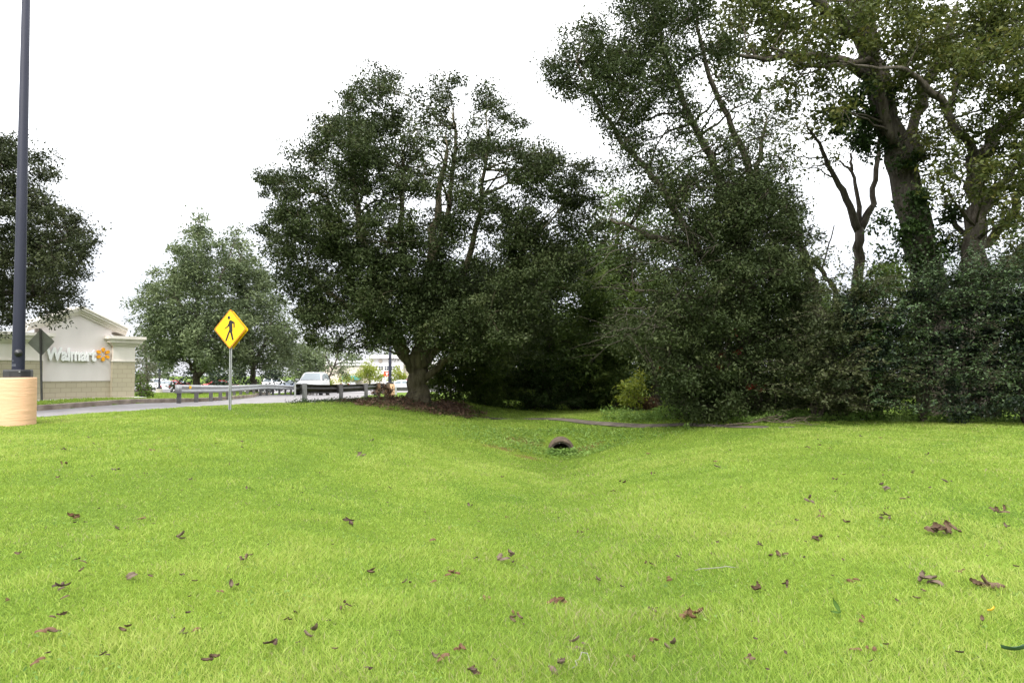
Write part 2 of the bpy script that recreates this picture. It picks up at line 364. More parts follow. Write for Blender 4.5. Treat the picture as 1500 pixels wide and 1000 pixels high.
def over(prev, attr, ca, cb_, sc):
    n3 = node('ShaderNodeTexNoise'); n3.inputs['Scale'].default_value = sc; n3.inputs['Detail'].default_value = 8; t.links.new(tc.outputs['Object'], n3.inputs['Vector'])
    r3 = node('ShaderNodeValToRGB'); r3.color_ramp.elements[0].position = .38; r3.color_ramp.elements[1].position = .66
    r3.color_ramp.elements[0].color = c4(ca); r3.color_ramp.elements[1].color = c4(cb_); t.links.new(n3.outputs['Fac'], r3.inputs[0])
    aa = node('ShaderNodeAttribute'); aa.attribute_name = attr
    mm = node('ShaderNodeMix'); mm.data_type = 'RGBA'; t.links.new(aa.outputs['Fac'], mm.inputs['Factor'])
    t.links.new(prev, mm.inputs['A']); t.links.new(r3.outputs[0], mm.inputs['B']); return mm.outputs['Result']
o_ = over(mA.outputs['Result'], 'bare', (.06, .04, .026), (.15, .10, .07), 14)
o_ = over(o_, 'clay', (.14, .05, .028), (.10, .085, .04), 10)
t.links.new(o_, b.inputs['Base Color'])
bp = node('ShaderNodeBump'); bp.inputs['Strength'].default_value = .8; bp.inputs['Distance'].default_value = .03
t.links.new(n2.outputs['Fac'], bp.inputs['Height']); t.links.new(bp.outputs[0], b.inputs['Normal'])
me.materials.append(m)
GROUND_M = m
g_o = bpy.data.objects.new('ground', me); COL.objects.link(g_o); tag(g_o, kind='structure')

def strip(name, A, B, k, lift, m, kind='structure', parent=None):
    n = len(A); vs = []; fs = []
    for j in range(k+1):
        p = A+(B-A)*j/k; z = H(p[:, 0], p[:, 1])+lift
        vs += [(p[i, 0], p[i, 1], z[i]) for i in range(n)]
    for j in range(k):
        for i in range(n-1): fs.append((j*n+i, j*n+i+1, (j+1)*n+i+1, (j+1)*n+i))
    mb = MB(); mb.add(vs, fs, True); o = mb.build(name, m, parent)
    if kind: tag(o, kind=kind)
    return o
strip('road', _ne, _fe, 14, -.03, ASPH)
def normals2(p):
    d = np.gradient(p, axis=0); d /= np.linalg.norm(d, axis=1)[:, None]; return np.stack([-d[:, 1], d[:, 0]], 1)
PATHJ = PATH+normals2(PATH)*((vnoise(PATH[:, 0]*3, PATH[:, 1]*3, 1.0, 9)-.5)*.12)[:, None]
strip('path', PATHJ-normals2(PATH)*.19, PATHJ+normals2(PATH)*.19, 3, .012, PATHM)
# parking lot beyond the trees
mb = MB(); lv = [(x, y, h1(x, y)) for x, y in LOT]
gxx, gyy = np.meshgrid(np.linspace(-75, 12, 40), np.linspace(74, 150, 40)); zz = H(gxx, gyy)
sel = in_poly((gxx[:-1, :-1]+gxx[1:, 1:])/2, (gyy[:-1, :-1]+gyy[1:, 1:])/2, np.array(LOT)); ii = np.arange(1600).reshape(40, 40)
mb.add(np.stack([gxx, gyy, zz], -1).reshape(-1, 3), [(ii[j, i], ii[j, i+1], ii[j+1, i+1], ii[j+1, i]) for j in range(39) for i in range(39) if sel[j, i]], True)
tag(mb.build('parking_lot', ASPH), kind='structure')
# kerb on the far side (stepped, with gutter) and a worn short stretch on the near side
def kerb(E, side, hh, name):
    nn = normals2(E)*side; vs = []; fs = []
    prof = [(0, -.1), (0, hh-.02), (.02, hh), (.16, hh), (.16, -.1)]
    n = len(E)
    for (o, z) in prof:
        p = E+nn*o; zz = H(E[:, 0], E[:, 1])-.03+z; vs += [(p[i, 0], p[i, 1], zz[i]) for i in range(n)]
    for j in range(4):
        for i in range(n-1): fs.append((j*n+i, j*n+i+1, (j+1)*n+i+1, (j+1)*n+i))
    mb = MB(); mb.add(vs, fs); return tag(mb.build(name, KERB), kind='structure')
kerb(_fe[:int(M_*.66)], 1, .17, 'kerb')
# verge behind the far kerb, raised to the kerb top
VM = m
nv = normals2(_fe)
strip('verge', _fe+nv*.162, _fe+nv*2.4, 6, .115, VM)
# concrete sliver where the footpath meets the road
_a = resample([tuple(at(414,600,22)[:2]), tuple(at(441,597,23.2)[:2])], .3); strip('pavement', _a, _a+np.array([.15, .5]), 2, .02, CONC)

# ------------------------------------------------------------------ foliage
def leaves(centres, size, up=.6, aspect=.45, rng=RNG, outward=None):
    """folded rhombic leaves at given points with random attitude"""
    n = len(centres)
    nrm = rng.normal(size=(n, 3)); nrm[:, 2] += up*2; nrm /= np.linalg.norm(nrm, axis=1)[:, None]
    a = rng.normal(size=(n, 3)); a[:, 2] -= .3
    a -= nrm*(a*nrm).sum(1)[:, None]; a /= np.linalg.norm(a, axis=1)[:, None]
    b = np.cross(nrm, a)
    s = size*rng.uniform(.55, 1.45, n)[:, None]; wv = s*aspect*.5
    fold = nrm*s*.10
    V = np.empty((n, 4, 3))
    V[:, 0] = centres; V[:, 1] = centres+a*s*.5+b*wv+fold; V[:, 2] = centres+a*s; V[:, 3] = centres+a*s*.5-b*wv+fold
    return V

def crown_points(blobs, cl_r, leaf, lai, rng, flat=.75, droop=0.0):
    """blobs: (centre xyz, radius). Returns leaf points, tints and clump centres."""
    pts = []; tin = []; cents = []
    for c, R, dens in blobs:
        n_leaf = lai*dens*math.pi*R*R/(leaf*leaf*.45*.5)
        ncl = max(4, int(3.1*(R/cl_r)**2*.55)); per = max(6, int(n_leaf/ncl))
        d = rng.normal(size=(ncl, 3)); d /= np.linalg.norm(d, axis=1)[:, None]
        rr = rng.random(ncl)**(1/2.2)*.95
        cc = np.array(c)+d*(rr*R)[:, None]*np.array([1, 1, .9]); cents.append(cc)
        base = np.clip(rng.normal(.42, .17, ncl), 0, 1)
        for k in range(ncl):
            m_ = int(per*rng.uniform(.5, 1.5)); q = rng.normal(size=(m_, 3)); q *= (rng.random(m_)**.42/np.linalg.norm(q, axis=1))[:, None]*cl_r*rng.uniform(.5, 1.2); q *= np.array([1, 1, flat])
            # a clump leans along one spray direction
            ax = rng.normal(size=3); ax[2] = abs(ax[2])*.3-droop; ax /= np.linalg.norm(ax); q += ax*(q@ax)[:, None]*.7
            nd = m_//6; dd = rng.normal(size=(nd, 3)); dd *= (R*rng.random(nd)**.4/np.linalg.norm(dd, axis=1))[:, None]; q[:nd] = np.array(c)+dd-cc[k]
            pts.append(cc[k]+q); tin.append(np.clip(base[k]+rng.normal(0, .16, m_), 0, 1))
    return np.concatenate(pts), np.concatenate(tin), cents

def wiggle(pts, n=4, amp=.06, rng=RNG):
    pts = np.array(pts, float); m_ = len(pts); t = np.linspace(0, m_-1, (m_-1)*n+1)
    o = np.stack([np.interp(t, np.arange(m_), pts[:, k]) for k in range(3)], 1)
    if len(o) > 2:
        for _ in range(2): o[1:-1] = (o[:-2]+2*o[1:-1]+o[2:])/4
        o[1:-1] += rng.normal(size=o[1:-1].shape)*amp
    return o
def limb_mesh(mb, pts, r, n=8, amp=.05, rng=RNG, sub=4):
    P = wiggle(pts, sub, amp, rng); t = np.linspace(0, len(r)-1, len(P)); R = np.interp(t, np.arange(len(r)), r)
    R = R*(1+rng.normal(0, .035, len(R))); mb.tube(P, R, n); return P, R

def tree(name, label, cat, Y, base_px, limbs, blobs, leafm, barkm, leaf=.11, lai=1.25, cl=.42, depth=3.5, seed=1, group=None, copies=2, crown_c=None, twig=True, flare=1.5, flat=.75, parts=None, droop=0.0, basept=None):
    rng = np.random.default_rng(seed); px2m = Y/F
    base = np.array(basept) if basept is not None else at(base_px[0], base_px[1], Y)
    base[2] = h1(base[0], base[1])
    root = empty(name, base, 0, label, cat, group); off = base
    mb = MB(); nodes = []
    for li, lb in enumerate(limbs):
        P = [at(p[0], p[1], Y+p[2]) for p in lb]; R = [p[3]*px2m for p in lb]
        if li == 0:
            b0 = base-np.array([0, 0, .25]); P = [b0, base+np.array([0, 0, .12])]+P; R = [R[0]*flare*1.08, R[0]*flare*.92]+R
        P, R = limb_mesh(mb, [p-off for p in P], R, 12 if li == 0 else 8, min(.06, R[-1]*.8), rng)
        nodes += list(zip(P, R))
    # crown blobs
    if crown_c is None:
        cx = np.mean([b[0] for b in blobs]); cy = np.mean([b[1] for b in blobs])
        rx = max(abs(b[0]-cx)+b[2] for b in blobs); ry = max(abs(b[1]-cy)+b[2] for b in blobs)
    else: cx, cy, rx, ry = crown_c
    B = []
    for bl in blobs:
        px, py, r = bl[:3]; dens = bl[3] if len(bl) > 3 else 1.0
        e_ = math.sqrt(max(0.05, 1-((px-cx)/rx)**2*.9-((py-cy)/ry)**2*.7))
        for k in range(copies):
            dz = depth*e_*((k+rng.uniform(.15, .85))/copies*2-1)
            if len(bl) > 4: dz = bl[4]+rng.uniform(-.4, .4)
            j = rng.normal(0, r*.15, 2)
            Yd = Y+dz
            q = at(px, py, Yd); B.append((q[0]+j[0]*px2m, Yd, q[2]+j[1]*px2m, r*px2m, dens))
    blobs3 = [(np.array([x, y, z])-off, R, d) for x, y, z, R, d in B]
    pts, tin, cents = crown_points(blobs3, cl, leaf, lai/copies*1.5, rng, flat, droop)
    # branches from the limbs to each leaf mass
    if nodes:
        NP = np.array([n_[0] for n_ in nodes]); NR = np.array([n_[1] for n_ in nodes])
        for (c, R, d), cc in zip(blobs3, cents):
            dd = np.linalg.norm(NP-c, axis=1)+np.maximum(0, NP[:, 2]-c[2])*1.5; i = int(np.argmin(dd))
            s = NP[i]; ln = np.linalg.norm(c-s)
            if ln < .3: continue
            r0 = min(NR[i]*.6, .012*ln+.012); mid = (s+c)/2+np.array([0, 0, ln*.06])+rng.normal(0, ln*.05, 3)
            limb_mesh(mb, [s, mid, c], [r0, r0*.6, r0*.3], 6, .03, rng, 3)
            if twig:
                for k in rng.choice(len(cc), min(len(cc), 7), replace=False):
                    mb.tube([c+rng.normal(0, .04, 3), (c+cc[k])/2+rng.normal(0, .08, 3), cc[k]], [r0*.3, r0*.2, .004], 4)
    mb.build('trunk', barkm, root)
    poly_mesh('crown', leaves(pts, leaf, .5, .45, rng), leafm, root, tin)
    return root

# --- the big oak by the road
tree('oak_tree', 'large spreading dark oak by the road, on a leaf strewn mound at the guardrail end', 'tree', 22, (612, 588),
 [[(613,565,0,13),(612,545,0,13.5),(613,525,0,13.5),(618,495,.1,9.5),(622,440,.2,10),(630,380,.3,8),(640,300,.2,5),(655,220,.2,3)],
  [(608,545,0,8.5),(592,515,-.2,7.5),(572,480,-.4,6.5),(555,420,-.6,7),(530,340,-.6,5),(520,260,-.5,3)],
  [(606,535,0,7.5),(578,498,.3,6),(540,470,.4,4.5),(490,440,.5,4),(450,400,.5,2.5)],
  [(618,535,0,8),(645,505,.4,6.5),(680,470,.6,5),(720,420,.8,5),(760,370,.8,3)],
  [(620,550,0,6),(650,533,-.3,4.5),(690,505,-.5,4),(740,480,-.6,2.5)],
  [(616,510,0,8),(600,440,.8,6),(585,360,1.0,5),(590,250,1,2.5)],
  [(640,470,.4,6),(690,380,.3,4.5),(705,290,.2,3.2),(715,200,.1,2)],
  [(540,470,-.6,6),(500,380,-.9,4),(480,290,-.8,2.5)],
  [(630,400,.3,5),(655,320,-.2,4),(664,250,-.3,3),(668,190,-.3,2)]],
 [(440,300,50),(412,262,34),(418,350,42),(450,395,55),(470,445,48),(500,330,65),(500,400,65),(455,462,28,.8),(530,465,58),
  (548,128,38),(520,140,25),(545,180,48),(510,212,42),(478,195,28),(560,240,55),(600,275,45),(520,270,50),(465,240,35),
  (640,148,30,.7),(655,128,24,.7),(610,190,16,.5),(620,220,25,.4),(720,145,30,.6),(738,180,28,.6),(705,220,38,.6),(682,262,32,.6),(665,235,16,.3),
  (760,250,46,.8),(800,262,48,.8),(838,275,40,.8),(862,320,40,.8),(780,330,58),(722,310,48,.8),(820,368,52),(740,390,65),(655,335,50,.8),(640,400,75),(580,340,65),
  (560,410,75),(600,470,52),(660,470,55),(720,470,58),(690,430,58),(780,430,58),(545,492,34),(500,498,22,.6),(520,508,16,.5),(690,505,34),(745,505,48),(575,490,20,.7),(660,495,26),
  (600,215,30,.6),(692,228,30,.6),(748,222,30,.6),(792,218,26,.5),(850,245,28,.6),(575,170,26,.6),(640,205,28,.5),(655,250,28,.5),(627,260,26,.5),(690,300,36,.6),(655,180,18,.4),(628,170,20,.5),(600,150,14,.4),(690,180,16,.4)],
 OAK, BARKG, leaf=.092, lai=2.35, cl=.36, depth=4.2, seed=11, crown_c=(630, 330, 270, 260), flare=1.55)

# --- the tall leaning laurel oak right of centre
tree('laurel_oak_tree', 'tall multi stemmed dark oak behind the footpath, right of the drain pipe', 'tree', 19, (1098, 612),
 [[(1098,560,0,16),(1096,500,0,15),(1092,430,0,14),(1086,380,.1,12),(1078,330,.2,9),(1050,250,.2,6),(1015,180,.1,4.5),(985,110,0,3),(965,40,0,2)],
  [(1075,420,-.4,8),(1030,375,-.7,6.5),(1000,330,-.8,6),(975,285,-.8,5),(950,250,-.8,4.2),(915,215,-.7,3.2),(880,160,-.6,2.3),(845,90,-.5,2)],
  [(1086,370,.3,8.5),(1105,300,.5,6.5),(1095,235,.6,5.5),(1070,185,.6,4.8),(1045,130,.6,4),(1025,60,.6,3),(1010,-20,.6,2)],
  [(1086,400,-.2,7),(1035,375,-1.0,6),(975,352,-1.3,4.5),(930,335,-1.4,3),(895,322,-1.5,1.5)],
  [(1090,460,-.3,7),(1040,440,-1.2,5),(980,430,-1.5,3),(930,425,-1.6,1.6)],
  [(1094,520,-.3,6),(1050,530,-1.2,4.5),(1000,545,-1.7,3),(960,550,-1.8,1.5)],
  [(1096,480,.3,7),(1130,420,.8,5),(1150,350,1,3)],
  [(1100,290,.5,5),(1112,230,.6,4),(1122,180,.6,2.5)]],
 [(850,72,42,.8),(826,115,34,.7),(808,95,18,.5),(880,112,52,.8),(920,72,55,.9),(960,42,55,.9),(1010,22,48,.8),(900,160,42,.7),(940,142,55,.8),(985,112,52,.8),(1000,172,42,.6),(938,215,36,.6),(915,195,30,.5),(862,42,26,.6),(1045,70,40,.7),(985,-30,60,.9),(920,-10,40,.7),
  (960,245,40,.6),(1010,262,52,.7),(1062,262,42,.6),(1105,300,55),(1075,345,65),(1130,335,45),(1122,275,36,.6),(1145,380,44),(1152,422,44),(1100,420,65),(1040,400,62),(985,385,50,.55),(935,365,34,.4),
  (1020,455,60,.75),(960,455,50,.6),(915,480,38,.5),(1080,485,65),(1000,515,55),(1140,475,50),(955,500,32,.5),(1000,568,30,.8),(1015,572,42),(1075,580,42),(1130,578,44),(1170,515,38),(1060,535,50,.8),(1110,530,45,.7),(1040,600,26),(1004,600,22),(1095,605,24),(1150,600,24),(1105,180,24,.4),(1060,150,26,.4),(1085,120,24,.4),(1150,300,34),(1085,300,46),(1122,388,46),(1160,345,30),(1165,385,28),(1050,330,50),(1000,320,45,.8),(1040,215,36,.6),(1080,235,34,.6),(1175,440,30),(1030,540,50),(985,470,45),(950,285,36,.6),(905,250,26,.4),(1108,150,36,.35),(1138,190,32,.35),(1095,205,32,.4),(1150,238,26,.35),(1128,262,26,.4)],
 OAK, BARK, leaf=.085, lai=2.3, cl=.36, depth=3.0, seed=23, copies=3, crown_c=(1030, 290, 240, 340))

# --- big pecan with the leaning trunk
pec = tree('pecan_tree', 'huge tree with thick pale vine covered trunk leaning left above the right hand bushes', 'tree', 22, (1385, 605),
 [[(1378,560,0,26),(1370,480,0,24),(1362,420,0,23),(1345,340,0,21),(1322,250,0,19),(1300,180,0,18),(1283,110,0,17),(1270,60,.1,15),(1262,0,.2,14),(1258,-60,.3,12),(1250,-160,.3,8)],
  [(1300,185,-.2,9),(1280,120,-.3,7),(1250,95,-.6,6.5),(1215,85,-.9,6),(1170,78,-1.2,5),(1120,88,-1.5,3.6),(1080,80,-1.8,2)],
  [(1275,70,0,11),(1240,40,-.5,9),(1205,10,-.8,7),(1170,-20,-1,4)],
  [(1310,210,-.5,8),(1290,150,-.7,7),(1285,90,-.8,6),(1235,95,-1.3,3.5),(1180,100,-1.8,2.5),(1130,70,-2,1.8)],
  [(1320,260,.5,11),(1345,170,1,8),(1370,90,1.4,6),(1400,10,1.6,4)],
  [(1265,20,.2,9),(1310,-30,.6,7),(1370,-80,1,4)]],
 [(1120,38,52,.8),(1078,28,42,.7),(1180,58,46,.8),(1230,28,46,.8),(1165,108,32,.6),(1205,130,30,.6),(1300,48,52,.8),(1352,80,52,.8),(1402,45,52,.8),(1100,-30,60),(1200,-40,60),(1300,-40,60),(1400,-40,60),
  (1130,125,26,.4),(1225,165,28,.5),(1330,140,36,.6),(1380,140,40,.6),(1350,190,30,.5),(1240,90,26,.5),(1110,75,36,.6),(1150,40,40,.8),(1200,90,36,.6),(1260,20,44,.8),(1330,20,44,.8),(1375,95,44,.7),(1420,90,44,.8),(1310,110,36,.6),(1160,140,30,.5),(1210,165,32,.6),(1350,230,30,.6),(1375,200,34,.6),(1060,60,34,.6),(1070,105,40,.5)],
 PECAN, BARKP, leaf=.15, lai=1.75, cl=.42, depth=3.5, seed=31, crown_c=(1270, 40, 260, 200), flare=1.2)
# its vines
rng = np.random.default_rng(5)
def foliage_part(name, Y, blobs, leafm, parent, leaf=.12, lai=1.8, cl=.3, dz=.6, seed=3, flat=.8):
    r_ = np.random.default_rng(seed); off = np.array(parent.location); bb = []
    for px, py, r, *d in blobs:
        p = at(px, py, Y); p[1] += r_.uniform(-dz, dz); bb.append((p-off, r*Y/F, d[0] if d else 1.0))
    p, t_, _ = crown_points(bb, cl, leaf, lai, r_, flat); return poly_mesh(name, leaves(p, leaf, .4, .6, r_), leafm, parent, t_)
foliage_part('vine', 21.6, [(1250,150,38),(1285,165,36),(1222,178,30),(1265,195,30),(1300,205,28),(1305,130,26),(1325,240,26),(1330,290,28),(1325,340,34),(1310,380,36),(1350,385,30),(1380,360,28),(1385,320,22),(1345,310,20,.5),(1300,330,22,.6)], VINE, pec, seed=8)

# --- second trunk, right edge
p2 = tree('pecan_tree', 'second thick upright trunk forking into two big limbs at the right edge', 'tree', 20.5, (1424, 605),
 [[(1424,560,0,18),(1424,480,0,17),(1425,420,0,16),(1430,330,0,15),(1434,270,0,14),(1434,222,0,13)],
  [(1432,240,0,8),(1418,205,-.2,6.2),(1395,185,-.4,5.6),(1385,150,-.5,5.2),(1362,135,-.7,4.6),(1345,112,-.8,4),(1320,100,-1,3.2),(1275,100,-1.2,2.2),(1230,90,-1.4,1.2)],
  [(1436,235,.1,11),(1455,200,.3,9),(1480,175,.4,8),(1510,158,.4,7),(1560,120,.4,5)],
  [(1390,170,-.4,4),(1400,120,-.6,3),(1440,60,-.8,2)],
  [(1432,300,.4,7),(1470,270,.8,5),(1500,230,1,3)],
  [(1430,360,.4,6),(1400,330,.9,4),(1385,290,1.2,2.5)]],
 [(1450,78,52,.8),(1492,58,48,.8),(1450,10,55,.9),(1500,-20,60,.9),(1400,100,36,.5),(1460,165,44,.7),(1495,130,44,.7),(1488,240,42,.7),(1440,275,36,.6),(1475,320,30,.5),(1395,290,26,.5),(1390,240,30,.5),(1490,330,36,.6),(1540,100,80),(1560,220,80),(1410,190,28,.4),(1345,60,36,.4),(1470,210,32,.6),(1410,240,36,.6),(1470,280,36,.6),(1480,20,50,.8),(1430,130,40,.6),(1480,380,22,.5),(1380,270,28,.6)],
 PECAN, BARKP, leaf=.145, lai=1.75, cl=.4, depth=3.2, seed=37, crown_c=(1460, 150, 190, 260))
# --- leaning limb tree at the right edge
tree('leaning_tree', 'dark mossy tree leaning out to the right behind the right hand bushes', 'tree', 21, (1440, 605),
 [[(1442,540,0,15),(1448,450,0,14),(1462,408,0,13),(1500,372,.3,12),(1560,300,.6,9),(1620,200,.8,6)],
  [(1440,470,.2,9),(1400,400,.5,8),(1425,375,.6,7.5),(1455,350,.7,7),(1485,310,.8,6),(1510,250,.9,4)]],
 [(1490,370,30,.7),(1480,410,30,.8),(1500,300,30,.6),(1560,300,60),(1600,200,80),(1395,345,18,.4)],
 PECAN, BARKG, leaf=.13, lai=1.4, cl=.38, depth=2.2, seed=39)

# --- thin forked tree against the sky
tree('forked_tree', 'slim bare trunk splitting into three thin stems against the sky behind the right hand bushes', 'tree', 25, (1258, 603),
 [[(1258,540,0,8),(1258,450,0,7.5),(1258,390,0,7),(1259,335,0,6.5)],
  [(1258,340,0,6),(1240,290,-.2,5),(1218,250,-.3,3.4),(1200,210,-.4,2.4),(1180,180,-.5,1)],
  [(1259,340,0,5),(1258,290,.3,3.2),(1248,250,.5,2.3),(1230,235,.6,1)],
  [(1261,335,0,6),(1275,300,.2,4.4),(1284,250,.3,3.6),(1286,200,.3,2.6),(1280,140,.3,2)],
  [(1248,250,.5,2.5),(1246,225,.6,1.5)]],
 [(1160,225,30,.5),(1190,195,30,.5),(1225,225,24,.5),(1150,190,24,.4),(1240,200,22,.5),(1175,250,22,.35),(1290,190,30,.6),(1205,240,16,.4)],
 PECAN, BARKP, leaf=.13, lai=1.1, cl=.4, depth=1.6, seed=41)
# --- pale leaning trunk seen through the gap
tree('leaning_tree', 'slender leaning tree with a bare arm in the sky gap between oak and bushes', 'tree', 24, (1205, 603),
 [[(1205,540,0,9),(1200,460,0,8.5),(1188,415,0,8),(1178,385,0,7),(1165,340,0,5),(1150,290,0,3)],
  [(1225,450,.3,4),(1222,415,.3,4),(1200,395,.2,3.5),(1178,372,.1,3),(1165,360,0,2)],
  [(1205,400,.2,1.6),(1212,365,.3,1.2),(1222,330,.3,.8)]],
 [(1185,345,24,.3),(1210,375,20,.3),(1165,300,24,.4),(1228,400,18,.4),(1215,425,18,.6)],
 PECAN, BARKP, leaf=.12, lai=1.0, cl=.35, depth=1.0, seed=43)

# --- left live oak overhanging the monument
tree('live_oak_tree', 'dark live oak at the left edge overhanging the monument sign, behind the lamp pole', 'tree', 22, (-120, 592),
 [[(-120,540,0,16),(-118,480,0,15),(-112,430,0,13),(-90,350,0,9),(-60,260,0,5),(-40,200,0,3)],
  [(-114,450,-.2,9),(-60,410,-.5,7),(0,380,-.7,5),(60,360,-.8,3.5),(105,350,-.8,2)],
  [(-112,440,-.3,7),(-50,440,-.8,5),(20,430,-1,3.5),(65,440,-1,2)],
  [(-90,350,0,6),(-40,300,-.3,4.5),(20,260,-.4,3)],
  [(-118,470,.2,8),(-180,400,.4,6),(-230,320,.5,4)]],
 [(25,225,34,.8),(0,238,42),(58,248,26,.7),(20,290,46,.8),(72,325,38,.8),(108,328,30,.7),(118,362,26,.8),(128,340,16,.6),(80,395,44),(45,375,50),(55,435,36),(80,440,28,.9),(70,462,14,.8),(5,420,46),(-5,470,22,.7),(105,400,24,.8),(-60,330,80),(-80,420,70),(-60,240,60),(-150,300,90),(-200,380,80),(55,290,24,.5),(20,460,16,.5),(-40,400,50)],
 OAK2, BARK, leaf=.095, lai=2.5, cl=.36, depth=3.6, seed=47, crown_c=(-30, 340, 190, 180))

# --- row of trees across the road
gr_ = 'trees across the road'
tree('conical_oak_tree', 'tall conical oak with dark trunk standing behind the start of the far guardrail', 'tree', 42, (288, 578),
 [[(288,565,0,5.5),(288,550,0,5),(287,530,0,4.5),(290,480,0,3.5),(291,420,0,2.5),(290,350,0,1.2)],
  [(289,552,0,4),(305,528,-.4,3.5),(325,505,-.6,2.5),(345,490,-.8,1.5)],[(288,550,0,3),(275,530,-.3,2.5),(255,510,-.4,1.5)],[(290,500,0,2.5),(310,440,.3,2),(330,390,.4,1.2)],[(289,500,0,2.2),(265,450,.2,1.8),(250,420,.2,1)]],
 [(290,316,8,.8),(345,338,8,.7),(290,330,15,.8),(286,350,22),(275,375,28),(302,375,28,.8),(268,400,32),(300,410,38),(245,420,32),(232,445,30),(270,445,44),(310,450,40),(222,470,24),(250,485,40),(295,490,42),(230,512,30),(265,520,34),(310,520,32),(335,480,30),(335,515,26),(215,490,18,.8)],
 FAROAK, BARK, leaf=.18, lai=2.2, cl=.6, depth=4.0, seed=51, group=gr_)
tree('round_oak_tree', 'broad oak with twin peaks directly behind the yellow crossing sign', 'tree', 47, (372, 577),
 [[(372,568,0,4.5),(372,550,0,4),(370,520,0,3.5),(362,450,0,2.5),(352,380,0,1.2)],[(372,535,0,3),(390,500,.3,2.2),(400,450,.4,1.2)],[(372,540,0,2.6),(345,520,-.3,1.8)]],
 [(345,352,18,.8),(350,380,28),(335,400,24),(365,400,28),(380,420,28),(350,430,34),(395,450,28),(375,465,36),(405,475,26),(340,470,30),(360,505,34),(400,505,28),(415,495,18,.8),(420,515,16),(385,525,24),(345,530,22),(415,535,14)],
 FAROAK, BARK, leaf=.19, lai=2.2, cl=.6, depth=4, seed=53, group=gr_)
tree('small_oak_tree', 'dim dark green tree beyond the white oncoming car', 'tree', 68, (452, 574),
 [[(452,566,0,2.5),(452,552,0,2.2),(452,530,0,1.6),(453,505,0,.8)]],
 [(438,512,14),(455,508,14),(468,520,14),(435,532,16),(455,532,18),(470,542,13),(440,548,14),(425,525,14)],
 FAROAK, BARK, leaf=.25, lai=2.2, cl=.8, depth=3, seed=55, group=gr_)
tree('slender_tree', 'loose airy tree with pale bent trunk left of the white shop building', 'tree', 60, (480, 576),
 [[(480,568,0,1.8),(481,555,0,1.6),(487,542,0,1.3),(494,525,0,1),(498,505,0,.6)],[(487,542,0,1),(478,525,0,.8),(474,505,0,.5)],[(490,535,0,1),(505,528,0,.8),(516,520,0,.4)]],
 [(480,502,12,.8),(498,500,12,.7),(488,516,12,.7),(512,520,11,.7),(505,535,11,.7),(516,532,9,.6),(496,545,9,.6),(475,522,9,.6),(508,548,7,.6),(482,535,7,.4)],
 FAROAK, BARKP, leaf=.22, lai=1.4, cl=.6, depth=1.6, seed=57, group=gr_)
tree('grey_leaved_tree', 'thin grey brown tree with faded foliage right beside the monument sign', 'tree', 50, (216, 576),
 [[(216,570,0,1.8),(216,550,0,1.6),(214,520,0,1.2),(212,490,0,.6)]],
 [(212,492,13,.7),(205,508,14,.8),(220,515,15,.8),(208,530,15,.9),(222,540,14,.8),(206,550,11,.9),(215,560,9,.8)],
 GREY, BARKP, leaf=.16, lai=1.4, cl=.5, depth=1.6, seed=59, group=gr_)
for i, (px, py, r, lab) in enumerate(((541, 545, 17, 'rounded lime green tree in front of the white shop windows'), (586, 549, 14, 'yellow green small tree right of the dark lamp pole'), (508, 552, 9, 'low yellow green tree beside the teal awning'), (478, 556, 8, 'small yellow green tree just right of the white oncoming car'))):
    tree('young_tree', lab, 'tree', 100+4*i, (px, 571), [[(px,566,0,1),(px,560,0,.9),(px,550,0,.6)]],
         [(px-r*.5, py+2, r*.6), (px+r*.5, py+3, r*.6), (px, py-r*.45, r*.6), (px-r*.8, py+r*.4, r*.45), (px+r*.9, py+r*.4, r*.45), (px, py+r*.45, r*.6)],
         YELLOW, BARKP, leaf=.3, lai=1.6, cl=.7, depth=1.6, seed=61+i, group='young trees in the parking lot', twig=False)

# --- woodland behind the footpath
wood = [
 (700,470,27,[(690,430,45),(650,450,40),(640,490,40),(720,470,50),(700,510,45),(760,480,45),(660,400,40),(740,420,45),(620,500,24)],'broad dark tree directly behind the big oak trunk',WOOD),
 (800,480,28,[(800,400,50),(840,430,50),(780,450,50),(860,470,45),(820,500,50),(880,500,45),(910,520,40),(860,530,36),(880,420,40),(780,380,40),(850,380,40),(770,510,40)],'dark rounded tree rising straight behind the drain pipe',WOOD),
 (905,450,31,[(905,300,32,.7),(930,330,30,.7),(890,340,34,.8),(920,380,40),(880,400,40),(940,420,40),(900,450,45),(910,290,22,.5),(950,300,24,.6),(965,350,35)],'pale yellow green tree seen through the gap between the two dark oaks',BRIGHT),
 (960,480,29,[(960,470,45),(930,500,40),(990,440,45),(1010,490,45),(970,530,40),(1040,450,45),(1060,510,45),(1090,470,45),(1120,510,45)],'dense tree behind the lower limbs of the laurel oak',WOOD),
 (1180,480,27,[(1180,470,40),(1170,520,40),(1210,460,30),(1220,510,40),(1190,430,22,.6)],'yellowish undergrowth tree right of the laurel oak trunk',WOOD)]
for i, (px, py, Y, bl, lab, mt) in enumerate(wood):
    tree('woodland_tree', lab, 'tree', Y, (px, 598), [[(px,585,0,7),(px,540,0,6),(px+6,490,0,5),(px-4,430,0,3)]], bl, mt, BARK, leaf=.15, lai=1.9, cl=.5, depth=2.4, seed=71+i, group='woodland behind the footpath')

